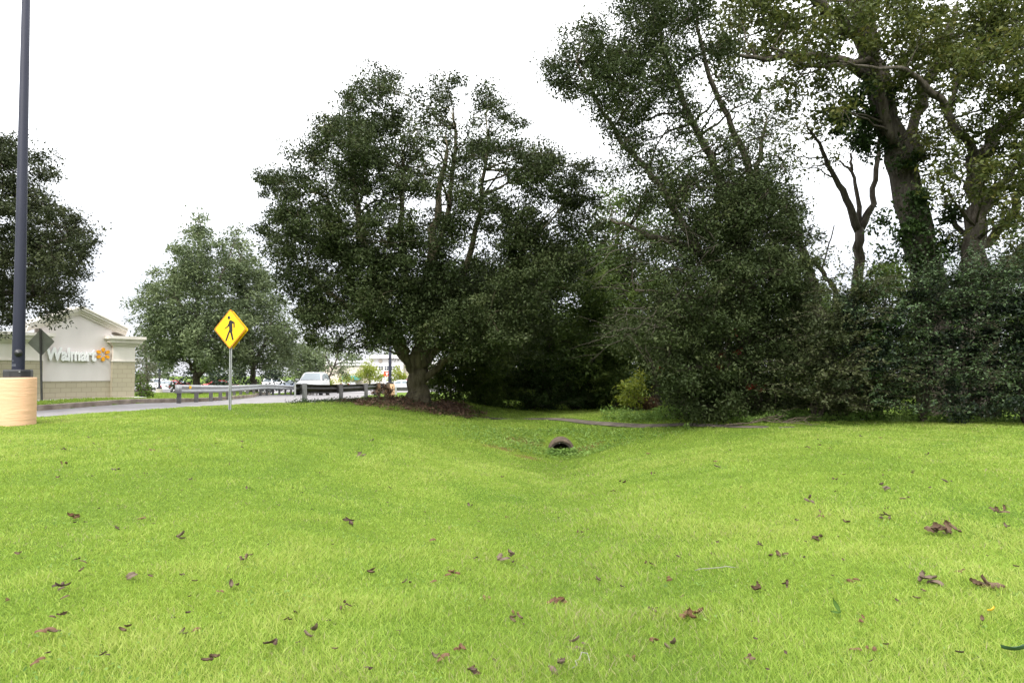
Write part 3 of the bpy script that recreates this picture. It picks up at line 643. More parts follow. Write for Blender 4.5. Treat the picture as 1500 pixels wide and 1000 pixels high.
def shrub(name, label, Y, base_px, blobs, leafm, leaf=.09, lai=2.0, cl=.28, depth=1.0, seed=1, group=None, copies=2, flat=.6, fronds=0, basept=None):
    px, py = base_px
    stems = [[(px+dx*.4, py-2, 0, 2.2), (px+dx, (py+blobs[0][1])/2, 0, 1.6), (bx[0], bx[1], 0, .8)] for dx, bx in zip((-8, 0, 9, 15), blobs)]
    if name == 'evergreen_shrub': q_ = np.random.default_rng(seed+7); blobs = [(b[0], b[1]+q_.uniform(-8, 8), b[2]*q_.uniform(.62, .98), q_.uniform(.6, 1.2), q_.uniform(-1, .8)*depth) for b in blobs]
    o = tree(name, label, 'shrub', Y, base_px, stems, blobs, leafm, BARK, leaf=leaf, lai=lai, cl=cl, depth=depth, seed=seed, group=group, copies=copies, twig=False, flare=1.1, flat=flat)
    if fronds:
        # long leafy shoots arching out of the mass
        r_ = np.random.default_rng(seed+99); mb = MB(); P = []; T = []; off = np.array(o.location)
        for k in range(fronds):
            b_ = blobs[r_.integers(len(blobs))]; c = at(b_[0], b_[1], Y)-off; R = b_[2]*Y/F
            d = r_.normal(size=3); d[2] = abs(d[2])*.5+.1; d[1] = -abs(d[1]); d /= np.linalg.norm(d)
            s = c+d*R*.65+np.array([0, -depth*.55, 0]); ln = r_.uniform(.5, 1.4); e1 = s+d*ln*.6+np.array([0, 0, .08]); e2 = e1+d*ln*.5+np.array([0, 0, -.16*ln])
            mb.tube([s, e1, e2], [.006, .004, .002], 4)
            n_ = int(ln*34); tt = np.linspace(0, 1, n_)[:, None]
            q = np.where(tt < .5, s+(e1-s)*tt*2, e1+(e2-e1)*(tt-.5)*2)
            P.append(q+r_.normal(0, .018, q.shape)); T.append(np.clip(r_.normal(.85, .16, n_), 0, 1))
        mb.build('shoot_stems', BARK, o)
        P = np.concatenate(P); poly_mesh('shoot_leaves', leaves(P, leaf*.85, .8, .5, r_), leafm, o, np.concatenate(T))
    return o

us = [(1130,575,22.5,[(1120,570,34),(1150,575,32),(1175,580,30),(1140,595,20),(1165,545,30)],'dim shrub filling the shade behind the laurel oak trunk',WOOD),
 (1030,580,23,[(1015,570,30),(1045,575,30),(1030,595,18),(998,585,20)],'dim shrub left of the laurel oak trunk behind the lower limbs',WOOD),
 (1240,585,20,[(1225,575,36),(1255,585,34),(1210,590,24),(1270,595,22)],'dim undergrowth shrub behind the yellow tinged dark shrub',WOOD),
 (660,560,25.5,[(638,548,22),(655,522,26),(645,592,14),(650,545,26),(672,560,26),(640,570,20),(690,575,24),(665,590,16)],'light feathery shrub just right of the big oak trunk',BRIGHT),
 (715,560,26,[(700,545,30),(730,560,30),(715,585,24),(745,585,22),(690,590,16)],'pale fronded shrub at the wood edge beside the litter mound',BRIGHT),
 (775,560,26.5,[(765,545,34),(795,560,32),(775,585,26),(805,590,20)],'shrub at the wood edge above the left side of the pipe',VINE),
 (840,560,27.5,[(830,545,34),(860,560,32),(840,585,26),(870,590,18),(850,530,30)],'shrub at the wood edge above the right side of the pipe',VINE),
 (895,570,27.5,[(885,565,24),(905,560,24),(890,590,16),(910,588,14),(900,530,26)],'mid green shrub left of the bright green bush',WOOD),
 (926,575,23.6,[(922,574,15),(932,566,13),(916,586,11),(932,588,11),(934,552,11),(922,562,12)],'bright yellow green bush glowing in the gap above the brown brush heap',YELLOW)]
for i, (px, py, Y, bl, lab, mt) in enumerate(us):
    shrub('woodland_shrub', lab, Y, (px, 601), bl, mt, leaf=.10, lai=2.2, cl=.3, depth=1.1, seed=91+i, group='undergrowth along the wood edge', fronds=50 if mt is not YELLOW else 0)

rb = [(1195,17.4,[(1185,545,42),(1215,510,44),(1180,590,30),(1230,560,44),(1215,600,22),(1210,470,30),(1235,440,20)],'yellow tinged dark shrub next to the laurel oak',OAK2),
 (1265,17.6,[(1255,480,46),(1290,520,52),(1260,545,46),(1290,585,34),(1250,600,24),(1300,470,42),(1245,435,20)],'dark shrub with silvery arching sprays below the sunny vine',SHRUB),
 (1350,17.2,[(1340,455,44),(1370,500,52),(1340,545,52),(1380,570,42),(1340,600,24),(1390,460,36),(1350,418,24),(1372,420,18)],'tallest dark shrub standing in front of the vine covered trunk',SHRUB),
 (1425,17.4,[(1420,440,42),(1445,490,50),(1420,535,52),(1450,580,38),(1410,602,22),(1460,450,34),(1452,425,22),(1395,428,18)],'dark shrub in front of the upright second trunk',SHRUB),
 (1500,17.0,[(1490,445,42),(1510,500,56),(1490,550,52),(1530,590,40),(1480,600,22),(1560,480,60),(1495,402,24)],'dark shrub cut off by the right edge of the lawn view',SHRUB)]
for i, (px, Y, bl, lab, mt) in enumerate(rb):
    shrub('evergreen_shrub', lab, Y, (px, 616), bl, mt, leaf=.085, lai=2.1, cl=.25, depth=1.3, seed=111+i, group='dark bushes along the right of the lawn', fronds=200)
_sh = [o for o in COL.objects if o.get('label') == 'tallest dark shrub standing in front of the vine covered trunk'][0]
foliage_part('creeper', 16.0, [(1285,478,12),(1296,462,10),(1278,496,9),(1310,470,8),(1290,520,7),(1282,545,6)], VINE, _sh, .09, 1.5, .16, .2, 139)
shrub('vine_thicket', 'sunlit yellow green vine heap on top of the dark bushes under the forked tree', 19.2, (1285, 612), [(1270,425,24),(1300,412,26),(1325,425,24),(1250,440,20),(1290,450,26),(1235,455,16),(1310,395,16),(1265,500,40),(1310,500,40)], BRIGHT, leaf=.10, lai=1.9, cl=.25, depth=.8, seed=131)
shrub('bamboo_clump', 'bright green reedy clump beside the base of the monument sign', 36, (208, 581), [(206,560,9),(212,570,9),(202,572,8),(218,575,7),(206,550,6),(214,580,6)], BRIGHT, leaf=.2, lai=1.4, cl=.35, depth=.8, seed=135)

# far wood mass
def far_mass(name, x0, x1, y, hgt, n, leaf, mt, seed, dy=12):
    r_ = np.random.default_rng(seed); bb = []
    xs = np.arange(x0, x1, 3.0)
    for x in xs:
        yy = y+r_.uniform(-dy/2, dy/2); g = h1(x, yy); top = hgt*r_.uniform(.7, 1.15)
        for z in np.arange(1.2, top, 2.4):
            bb.append((np.array([x+r_.uniform(-1, 1), yy+r_.uniform(-2, 2), g+z]), r_.uniform(1.5, 2.2), 1.0))
    p, t_, _ = crown_points(bb, .8, leaf, n, r_, .8)
    o = poly_mesh(name, leaves(p, leaf, .5, .5, r_), mt, None, t_); return tag(o, kind='stuff')
far_mass('woodland', -1.6, 34, 33, 6.5, 2.6, .24, WOOD, 201, 5)
far_mass('woodland', -2.0, 34, 38, 3.6, 3.5, .24, WOOD, 206, 3)
far_mass('woodland', 34, 60, 30, 9.0, 1.4, .32, WOOD, 205, 10)
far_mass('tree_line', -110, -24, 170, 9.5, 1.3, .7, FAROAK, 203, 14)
far_mass('hedge', -46, -19, 70, 2.2, 1.5, .3, SHRUB, 204, 3)

# ------------------------------------------------------------------ grass
def grass_field():
    r_ = np.random.default_rng(17); n = 1150000; a_, b_ = 2.1, 30.0
    u = r_.random(n); r = (u*(math.sqrt(b_)-math.sqrt(a_))+math.sqrt(a_))**2
    th = r_.uniform(-.86, .86, n); x = r*np.sin(th)*1.0; y = r*np.cos(th)
    keep = ~in_poly(x, y, ROADPOLY) & (path_dist(x, y) > .30+(vnoise(x, y, .3, 21)-.5)*.25) & (litter_mask(x, y) > 1.0-r_.random(n)*.35)
    keep &= (clay(x, y) < r_.random(n)+.12)
    keep &= ~((np.abs(x-PIPE[0]) < .33) & (y > PIPE[1]-.12) & (y < PIPE[1]+1.3) & ((x-PIPE[0])**2+(H(x, y)-PIPE[2]+.13)**2 < .28**2))
    keep &= (x-POLE[0])**2+(y-POLE[1])**2 > .4**2
    keep &= (y < 17.3+.6*(vnoise(x, y, .7, 22)-.5)) | (x < 6.5)
    x, y, r = x[keep], y[keep], r[keep]; n = len(x)
    z = H(x, y)+(vnoise(x, y, .6, 1)-.5)*.03+(vnoise(x, y, 2.2, 2)-.5)*.05-.01
    big = vnoise(x, y, 1.7, 31); med = vnoise(x, y, .45, 32); sm = vnoise(x, y, .13, 33)
    hgt = .020+.016*big+.026*med*med+.020*sm; hgt *= r_.uniform(.4, 1.1, n); 
    sw = np.exp(-((x-.35-.05*y)/.9)**2)*(y > 3)*(y < 17); hgt *= 1+.45*sw*med
    wd = .0006+.00076*r
    yaw = r_.uniform(0, 2*math.pi, n); side = np.stack([np.cos(yaw), np.sin(yaw), np.zeros(n)], 1)
    lean_dir = vnoise(x, y, .8, 34)*6.3+r_.normal(0, 2.0, n); lean = hgt*r_.uniform(.1, 1.5, n)
    base = np.stack([x, y, z], 1)
    tip = base+np.stack([np.cos(lean_dir)*lean, np.sin(lean_dir)*lean, hgt], 1)
    mid = base*.5+tip*.5; mid[:, 2] += hgt*.14
    V = np.empty((n, 4, 3)); V[:, 0] = base-side*wd[:, None]*.5; V[:, 1] = mid-side*wd[:, None]*.5; V[:, 2] = tip; V[:, 3] = mid+side*wd[:, None]*.5
    tint = .40-.20*sw*(.3+big)+.28*(big-.5)+.26*(med-.5)+.2*(vnoise(x, y, 4.5, 35)-.5)+r_.normal(0, .17, n)
    dry = r_.random(n) < .015+.05*(vnoise(x, y, .5, 36) > .72)+.09*sw*(.4+med); tint = np.clip(tint, 0, .76); tint[dry] = r_.uniform(.85, 1, dry.sum())
    tag(poly_mesh('grass', V, GRASS, None, tint), kind='stuff')
def verge_grass():
    r_ = np.random.default_rng(18); n = 110000
    y = 18+30*r_.random(n)**.8; x = -26+14*r_.random(n)
    k = ~in_poly(x, y, ROADPOLY); x, y = x[k], y[k]
    k = np.min((x[:, None]-_fe[None, ::3, 0])**2+(y[:, None]-_fe[None, ::3, 1])**2, axis=1) > .32**2; x, y = x[k], y[k]; n = len(x)
    near = np.min((x[:, None]-_fe[None, ::3, 0])**2+(y[:, None]-_fe[None, ::3, 1])**2, axis=1) < 2.4**2
    z = H(x, y)+np.where(near, .10, 0)
    h_ = r_.uniform(.03, .09, n); yaw = r_.uniform(0, 6.3, n); side = np.stack([np.cos(yaw), np.sin(yaw), 0*yaw], 1)*.02
    base = np.stack([x, y, z], 1); tip = base+np.stack([r_.normal(0, .03, n), r_.normal(0, .03, n), h_], 1)
    V = np.stack([base-side, base+side, tip], 1)
    tag(poly_mesh('verge_grass', V, GRASS, None, np.clip(r_.normal(.4, .15, n), 0, .76)), kind='stuff')
verge_grass()
POLE = at(25, 622, 14.0)
grass_field()

# broad leaved weeds on the bank round the pipe and along the bush line
def weeds(name, n, fx, size, seed, mt=WEED, hh=.10):
    r_ = np.random.default_rng(seed); x, y = fx(r_, n)
    k = (path_dist(x, y) > .45) & (((x-PIPE[0])**2+((y-PIPE[1])/2)**2 > .2) | (y < PIPE[1]-.06)); x, y = x[k], y[k]; n = len(x)
    z = H(x, y)+r_.uniform(.01, hh, n)*(.4+vnoise(x, y, .4, seed))
    tag(poly_mesh(name, leaves(np.stack([x, y, z], 1), size, .7, .5, r_), mt, None, np.clip(.2+.6*vnoise(x, y, .35, seed+1)+r_.normal(0, .12, n), 0, 1)), kind='stuff')
def bank(r_, n):
    t = r_.random(n); s = r_.normal(0, 1, n)
    x = PIPE[0]+s*1.45; y = 17.55+.10*np.abs(x-PIPE[0])*0+r_.uniform(-.7, 1.5, n)-.06*(x-PIPE[0]); return x, y
weeds('weeds', 5500, bank, .055, 301)
weeds('weeds', 1400, lambda r_, n: (PIPE[0]+r_.uniform(-.36, .36, n), PIPE[1]-.5+r_.uniform(0, .42, n)*(r_.random(n)**.5)), .06, 311, WEED, .2)
weeds('weeds', 9000, lambda r_, n: (r_.uniform(4.3, 17, n), 0*r_.random(n)+np.abs(r_.normal(0, .35, n))+17.1), .07, 303, WEED, .25)
def bank2(r_, n):
    x = r_.uniform(2.6, 7.4, n); return x, 19.2-(x-2.6)*.42+r_.uniform(0, 1, n)*1.2
weeds('weeds', 6000, bank2, .07, 305, WEED, .3)
weeds('weeds', 5000, lambda r_, n: (r_.uniform(-7, -1, n), 21.3+r_.normal(0, .5, n)+r_.random(n)*1.2), .05, 307, VINE, .16)
def litter_xy(r_, n):
    x = r_.uniform(-7.3, .2, n*3); y = r_.uniform(20.3, 31, n*3); k = litter_mask(x, y) < 1.12; return x[k][:n], y[k][:n]
def lawn_weeds(r_, n):
    cx = r_.uniform(-9, 10, 260); cy = 2.6+r_.random(260)**1.6*13; i = r_.integers(0, 260, n)
    x = cx[i]+r_.normal(0, .12, n); y = cy[i]+r_.normal(0, .12, n); k = ~in_poly(x, y, ROADPOLY); return x[k], y[k]
weeds('clover', 9000, lawn_weeds, .022, 321, WEED, .055)
r_ = np.random.default_rng(41); x, y = litter_xy(r_, 14000); z = H(x, y)+.10*np.clip(1.2-litter_mask(x, y), 0, 1)+r_.uniform(0, .05, len(x))
tag(poly_mesh('leaf_litter', leaves(np.stack([x, y, z], 1), .085, .9, .5, r_), BROWNL, None, np.clip(r_.normal(.42, .22, len(x)), 0, 1)), kind='stuff')

# ------------------------------------------------------------------ concrete drain pipe
def pipe_mat():
    return mat('old_concrete', (0.0605, 0.0462, 0.0347), .95, 0, .15, (0.1512, 0.1155, 0.0868), 7, 8, .6, 30)
PM = pipe_mat()
pr = empty('drain_pipe', PIPE, 0, 'round concrete drain pipe mouth set in the weedy bank below the footpath', 'drain pipe')
def ring(prof, n=40):
    mb = MB(); m_ = len(prof)
    vs = [(r*math.cos(2*math.pi*k/n), yv, r*math.sin(2*math.pi*k/n)) for r, yv in prof for k in range(n)]
    mb.add(vs, [(i*n+k, i*n+(k+1) % n, (i+1)*n+(k+1) % n, (i+1)*n+k) for i in range(m_-1) for k in range(n)], True); return mb
pz = -.13
o = ring([(.38, 1.6), (.38, .02), (.365, 0), (.315, 0), (.305, .015), (.305, .11)]).build('bell_rim', PM, pr); o.location.z = pz
o = ring([(.306, .11), (.27, .115), (.262, .13), (.262, 2.6), (.01, 2.6)]).build('barrel', mat('barrel_concrete', (.14, .12, .10), .95, 0, .1, (.24, .2, .16), 8, 6, .3, 30), pr); o.location.z = pz
pr.rotation_euler = (0, 0, math.radians(-3))

# ------------------------------------------------------------------ lamp pole (left) on its painted footing
def lamp_pole(loc, label, R=.40, hb=1.03, bm_=PEACH, group=None, top=14.0):
    t_ = empty('lamp_pole', loc, 0, label, 'lamp pole', group)
    mb = MB(); mb.lathe([(R*1.0, -.3), (R*1.0, hb-.03), (R*.97, hb), (0.001, hb)], 40); mb.build('concrete_footing', bm_, t_)
    mb = MB(); mb.lathe([(R*.79, hb+.001), (R*.79, hb+.13), (R*.76, hb+.16), (R*.36, hb+.16)], 4 if False else 8, smooth=False)
    o = mb.build('base_cover', BLACKM, t_); MB().box((R*.52, -R*.60, hb+.115), (.02, .02, .02)).build('bolt', GALV, o)
    mb = MB(); mb.lathe([(R*.345, hb+.15), (R*.345, hb+.3), (max(.05, R*(.345-.0181*(top-hb))), top), (.001, top)], 28); mb.build('shaft', POLEM, t_)
    mb = MB(); a_ = math.radians(-55); rr = R*.345
    mb.tube([(rr*.92*math.cos(a_), rr*.92*math.sin(a_), hb+.5), (rr*1.13*math.cos(a_), rr*1.13*math.sin(a_), hb+.5)], .075, 16)
    o = mb.build('handhole_cover', BLACKM, t_); 
    mb = MB(); mb.tube([(rr*1.12*math.cos(a_), rr*1.12*math.sin(a_), hb+.5), (rr*1.22*math.cos(a_), rr*1.22*math.sin(a_), hb+.5)], .035, 10); mb.build('screw_boss', BLACKM, o)
    mb = MB(); mb.box((0, -.45, top+.05), (.4, .75, .16)); mb.box((0, .45, top+.05), (.4, .75, .16)); mb.box((0, 0, top+.03), (.1, .4, .08)); mb.build('luminaire', BLACKM, t_)
    return t_
main_pole = lamp_pole(POLE, 'tall dark blue lamp pole on round peach painted footing at the lawn edge', .325, .965)
main_pole.rotation_euler = (0, math.radians(-.6), 0)
# pale worn sticker
mb = MB(); a_ = math.radians(-100); hb = .965
for k in range(5):
    pass
def sticker(zc, hh, aw, a0):
    mb = MB(); n = 6; vs = []
    for z in (zc-hh/2, zc+hh/2):
        for k in range(n+1):
            q = math.radians(a0-aw/2+aw*k/n); vs.append((.1136*math.cos(q), .1136*math.sin(q), z))
    mb.add(vs, [(k, k+1, n+2+k, n+1+k) for k in range(n)]); return mb
sticker(hb+.25, .05, 50, -100).build('worn_label', mat('worn_label', (.085, .088, .105), .6, 0, .3, (.05, .054, .08), 30, 4), main_pole)
sticker(hb+.34, .03, 22, -110).build('worn_label', bpy.data.materials['worn_label'], main_pole)

g = at(571, 577, 56); lamp_pole((g[0], g[1], h1(g[0], g[1])), 'distant dark lamp pole on tan footing past the near guardrail end', .40, .9, PEACH, None, 5.6)
g = at(233, 582, 62); lamp_pole((g[0], g[1], h1(g[0], g[1])), 'thin dark lamp pole on a grey footing among the trees by the monument sign', .28, .55, CONC, None, 6.2)

# ------------------------------------------------------------------ signs
def u_post(mb, x, z0, z1, wd=.075, dp=.04):
    mb.box((x, dp/2, (z0+z1)/2), (wd*.45, .006, z1-z0))
    for s in (-1, 1):
        mb.box((x+s*wd*.25, dp*.1, (z0+z1)/2), (.006, dp, z1-z0)); mb.box((x+s*wd*.38, -dp*.4, (z0+z1)/2), (wd*.26, .006, z1-z0))
def diamond(R, rc=.04):
    """outline of a square on its corner with rounded corners"""
    o = []
    for k in range(4):
        a = math.pi/2+k*math.pi/2; cx, cz = (R-rc*1.414)*math.cos(a), (R-rc*1.414)*math.sin(a)
        for j in range(5):
            q = a-math.pi/4+math.pi/2*j/4; o.append((cx+rc*math.cos(q), cz+rc*math.sin(q)))
    return o
sp_ = ground_pt(337, 600, 15, 22)
SIGN_Y = sp_[1]
ped = empty('crossing_sign', sp_, math.radians(-19), 'yellow diamond pedestrian crossing sign on a grey steel post at the lawn edge', 'sign')
hz = SIGN_Y/F*(600-482.0); R = SIGN_Y/F*29.3
mb = MB(); u_post(mb, 0, -.3, hz+R*.75); mb.build('post', GALV, ped)
yf = -.055
pn = MB().prism(diamond(R), (0, yf, hz), (1, 0, 0), (0, 0, 1), (0, 1, 0), .004).build('sign_panel', SIGNO, ped)
MB().prism(diamond(R*.955, .035), (0, yf-.0016, hz), (1, 0, 0), (0, 0, 1), (0, 1, 0), .0016).build('black_border', SIGNK, pn)
MB().prism(diamond(R*.925, .033), (0, yf-.0032, hz), (1, 0, 0), (0, 0, 1), (0, 1, 0), .0016).build('yellow_face', SIGNY, pn)
# walking figure: head disc, torso with arms, two legs (in units of R)
def fig(ol): return [(x*R, z*R) for x, z in ol]
mb = MB(); O = (0, yf-.0052, hz)
px_ = 29.3*12.5; 
def pz_(x, y): # crop pixels of the pictogram -> sign units; the sign is foreshortened sideways
    return ((x-482)/(px_*.755), (522-y)/px_)
mb.prism(fig([pz_(462+23*math.cos(k*math.pi/8), 316-32*math.sin(k*math.pi/8)) for k in range(16)]), O, (1, 0, 0), (0, 0, 1), (0, 1, 0), .002)
mb.prism(fig([pz_(*p) for p in [(468,372),(482,362),(505,366),(535,386),(560,404),(562,500),(545,510),(538,420),(522,428),(526,560),(520,580),(548,715),(545,730),(524,728),(490,600),(482,585),(434,735),(425,748),(405,742),(440,620),(470,535),(466,470),(440,495),(392,524),(384,518),(436,468),(455,430)]]), O, (1, 0, 0), (0, 0, 1), (0, 1, 0), .002)
mb.build('walking_figure', SIGNK, pn)
MB().prism(diamond(R*.99), (.0, .035, hz-.03), (1, 0, 0), (0, 0, 1), (0, 1, 0), .004).build('rear_panel', SIGNY, ped)
for z in (hz-.3, hz+.3): MB().tube([(0, yf-.004, z), (0, yf-.016, z)], .012, 8).build('bolt', GALV, ped)
# the crossing sign across the road, seen from behind
D2 = 25.0
g2 = at(61, 591, D2); g2[2] = h1(g2[0], g2[1])
bs = empty('traffic_sign', g2, math.radians(150), 'grey back of a diamond traffic sign in front of the monument sign', 'sign')
r2 = D2/F*20.0; hz2 = D2/F*(591-501)
mb = MB(); u_post(mb, 0, -.3, hz2+r2); mb.build('post', GALVD, bs)
MB().prism(diamond(r2), (0, -.05, hz2), (1, 0, 0), (0, 0, 1), (0, 1, 0), .006).build('sign_panel', SIGNB, bs)
bs.rotation_euler = (math.radians(0), math.radians(-3.2), math.radians(180+20))
bs.rotation_euler = (0, math.radians(3.0), math.radians(179))

# ------------------------------------------------------------------ monument sign
MP = np.array([-17.7, 32.0, .28]); ang = math.atan2(.825, .566)     # local +x runs to the viewer's right along the face
mon = empty('monument_sign', MP, ang, 'cream and tan block store monument sign with gable roof and raised white lettering', 'monument sign')
# local: x = -s (s measured leftwards from the right end), y into the wall, z up from the base
def X(s): return -s
T = .75
zb = .89
mb = MB(); mb.box((X(2.45), T/2, zb/2), (2.8, T, zb)); mb.build('block_wall', BLOCK, mon)
mb = MB(); mb.prism([(X(3.85), 0), (X(1.05), 0), (X(1.05), 2.22), (X(.75), 2.22), (X(.75), 2.95), (X(2.45), 3.72), (X(4.15), 2.95), (X(4.15), 2.22), (X(3.85), 2.22)], (0, -.02, zb+.002), (1, 0, 0), (0, 0, 1), (0, 1, 0), T+.04)
mb.v = [(x, y, z if z < 3.5 else z) for x, y, z in mb.v]
o = mb.build('stucco_panel', STUC, mon)
o.data.update()
# re-shape panel top so its gable sits just below the roof moulding
me = o.data
for v in me.vertices:
    if v.co.z > 4: v.co.z = 4.03
    elif v.co.z > 3.5: v.co.z = 3.25
def pier(s0, s1):
    p = MB(); p.box((X((s0+s1)/2), T/2, .88), (s1-s0, T+.36, 1.76)); b_ = p.build('block_pier', BLOCK, mon)
    p = MB(); p.box((X((s0+s1)/2), T/2, 1.79), (s1-s0+.06, T+.42, .06)); p.box((X((s0+s1)/2), T/2, 2.155), (s1-s0-.02, T+.34, .67)); p.build('stucco_band', CREAM, b_)
    p = MB(); z = 2.49
    for dz, ex in ((.07, .06), (.07, .13), (.10, .22), (.06, .27), (.13, .33)):
        p.box((X((s0+s1)/2), T/2, z+dz/2), (s1-s0+2*ex, T+.36+2*ex, dz), taper=1.0); z += dz+.0005
    p.build('cornice', CREAM, b_)
pier(.05, 1.05); pier(3.85, 5.6)
# gable cornice: stepped mouldings along both slopes
mb = MB()
for (d0, d1, pr_) in ((.00, .10, .10), (.10, .19, .18), (.19, .30, .27), (.30, .36, .33)):
    for s in (-1, 1):
        x0, x1 = X(2.45), X(2.45)+s*2.0
        z0, z1 = 3.82, 2.95
        zz0 = z0+d0; zz1 = z1+d0
        pl = [(x0, zz0), (x1, zz1), (x1, zz1+d1-d0), (x0, zz0+d1-d0)]
        mb.prism(pl, (0, -pr_, 0), (1, 0, 0), (0, 0, 1), (0, 1, 0), T+2*pr_)
mb.build('gable_cornice', CREAM, mon)
mb = MB(); mb.box((X(2.8), T/2, -.02), (6.3, T+1.0, .28)); mb.build('plinth', mat('plinth_concrete', (.55, .54, .52), .9), mon)
def text_mesh(txt, name, m_, parent, loc, size, ext, width=None, off=.0):
    cu = bpy.data.curves.new(name, 'FONT'); cu.body = txt; cu.size = size; cu.extrude = ext; cu.offset = off
    ob = bpy.data.objects.new('tmp', cu); COL.objects.link(ob)
    bpy.context.view_layer.update()
    me_ = bpy.data.meshes.new_from_object(ob.evaluated_get(bpy.context.evaluated_depsgraph_get()))
    bpy.data.objects.remove(ob); me_.name = name; me_.materials.clear(); me_.materials.append(m_)
    c_ = np.array([v.co[:] for v in me_.vertices]); mn = c_.min(0); mxx = c_.max(0)
    sc = width/(mxx[0]-mn[0]) if width else 1.0
    for v in me_.vertices: v.co = ((v.co.x-mn[0])*sc, -v.co.z, (v.co.y)*1.0); 
    o_2 = bpy.data.objects.new(name, me_); COL.objects.link(o_2); o_2.parent = parent; o_2.location = loc
    return o_2
text_mesh('Walmart', 'lettering', WHITEP, mon, (X(3.73), -.10, 1.80), .76, .045, 2.0, .03)
em = empty('emblem', (X(1.42), -.08, 2.08)); em.parent = mon
for k in range(6):
    a = math.pi/2+k*math.pi/3; pts = []
    for j in range(14):
        q = 2*math.pi*j/14; u_ = math.cos(q)*.10; v_ = math.sin(q)*.068*(1+.3*math.cos(q))
        u_ += .205; pts.append((u_*math.cos(a)-v_*math.sin(a), u_*math.sin(a)+v_*math.cos(a)))
    MB().prism(pts, (0, -.03, 0), (1, 0, 0), (0, 0, 1), (0, 1, 0), .07).build('petal', EMBL, em)

# ------------------------------------------------------------------ guardrails
def wbeam(pts, m_, parent, name='rail', flip=1):
    """W profile swept along a polyline; profile bulges towards the road side"""
    P = resample(pts, .5) if len(pts) > 2 else np.array(pts, float); n = len(P)
    N2 = normals2(P)*flip
    prof = [(0, -.155), (.03, -.15), (.08, -.105), (.08, -.065), (.0, -.025), (0, .025), (.08, .065), (.08, .105), (.03, .15), (0, .155)]
    z = H(P[:, 0], P[:, 1])
    for _ in range(10): z[1:-1] = (z[:-2]+2*z[1:-1]+z[2:])/4
    org = np.array(parent.location); vs = []; fs = []; k = len(prof)
    for th in (0, -.006):
        for (o, dz) in prof:
            for i in range(n): vs.append(np.array([P[i, 0]+N2[i, 0]*(o+th), P[i, 1]+N2[i, 1]*(o+th), z[i]+.53+dz])-org)
    for s in range(2):
        for j in range(k-1):
            for i in range(n-1):
                b0 = s*k*n; fs.append((b0+j*n+i, b0+j*n+i+1, b0+(j+1)*n+i+1, b0+(j+1)*n+i))
    mb = MB(); mb.add(vs, fs, True); return mb.build(name, m_, parent), P, N2
ng = [at(434,592,23.0)[:2], at(442,592,23.5)[:2], at(496,589,27)[:2], at(533,585,30.6)[:2], at(551,583,33.2)[:2], at(568,581,36)[:2]]
g0 = ng[1]
gr1 = empty('guardrail', (g0[0], g0[1], h1(*g0)), 0, 'near weathered guardrail seen from behind, dry leaves caught on its far end', 'guardrail')
rail, P_, N_ = wbeam([tuple(p) for p in ng], GALVD, gr1, flip=1)
org = np.array(gr1.location)
for i, (px, Y) in enumerate(((442, 23.5), (496, 27.0), (533, 30.6), (552, 33.4), (566, 35.6))):
    p = at(px, 590, Y); z = h1(p[0], p[1]); c = np.array([p[0]+.10, p[1]-.02, z])-org
    mb = MB(); mb.box((c[0], c[1], c[2]+.22), (.155, .155, 1.0), .25); po = mb.build('post', POSTM if i < 3 else RUST, gr1)
    MB().box((c[0]-.11, c[1]-.02, c[2]+.53), (.10, .14, .33), .25).build('block', GALVD, po)
# turned end plate, pale edge on to the viewer
MB().box((P_[0][0]-org[0]-.03, P_[0][1]-org[1]-.05, h1(*P_[0])-org[2]+.50), (.05, .03, .52), .2).build('end_plate', GALV, gr1)
# dry leaves heaped on the far end
bb = [(np.array([at(px, py, Y)[0], Y, at(px, py, Y)[2]])-org, r, 1.0) for px, py, Y, r in ((553,570,33.3,.22),(560,566,34.6,.25),(566,572,35.5,.28),(548,575,32.6,.15),(572,578,35,.25))]
p, t_, _ = crown_points(bb, .14, .11, 3.2, np.random.default_rng(9)); o = poly_mesh('caught_leaves', leaves(p, .11, .2), BROWNL, gr1, t_*.6)
tag(o, kind='stuff')

fg = [at(262,577,26)[:2]+np.array([0, 0])]
fgpts = [(-12.7-.0, 26.0), (-14.2, 30), (-15.0, 34), (-15.7, 40), (-17.0, 46), (-19.0, 55), (-21.0, 62)]
fgpts = [tuple(at(262,577,26.5)[:2]), tuple(at(318,577,31)[:2]), tuple(at(345,577,36)[:2]), tuple(at(370,577,41)[:2]), tuple(at(400,577,47)[:2]), tuple(at(440,577,56)[:2]), tuple(at(470,577,66)[:2])]
g0 = fgpts[0]
gr2 = empty('guardrail', (g0[0], g0[1], h1(*g0)), 0, 'long bright galvanised guardrail curving away on the far side of the road', 'guardrail')
rail2, P2, N2_ = wbeam(fgpts, GALV, gr2, flip=-1)
org = np.array(gr2.location)
s_ = np.concatenate([[0], np.cumsum(np.linalg.norm(np.diff(P2, axis=0), axis=1))])
for d in np.arange(.35, s_[-1], 1.9):
    x, y = np.interp(d, s_, P2[:, 0]), np.interp(d, s_, P2[:, 1]); i = int(np.argmin(np.abs(s_-d))); nn = N2_[i]
    c = np.array([x-nn[0]*.12, y-nn[1]*.12, h1(x, y)])-org
    MB().box((c[0], c[1], c[2]+.2), (.15, .15, 1.0), .3).build('post', GALVD, gr2)
p = P2[0]; dirv = (P2[1]-P2[0])/np.linalg.norm(P2[1]-P2[0])
mb = MB(); mb.tube([(p[0]-org[0]-dirv[0]*.05, p[1]-org[1]-dirv[1]*.05, h1(*p)-org[2]+.37), (p[0]-org[0]-dirv[0]*.05, p[1]-org[1]-dirv[1]*.05, h1(*p)-org[2]+.69)], .12, 14); mb.build('rounded_end', GALV, gr2)
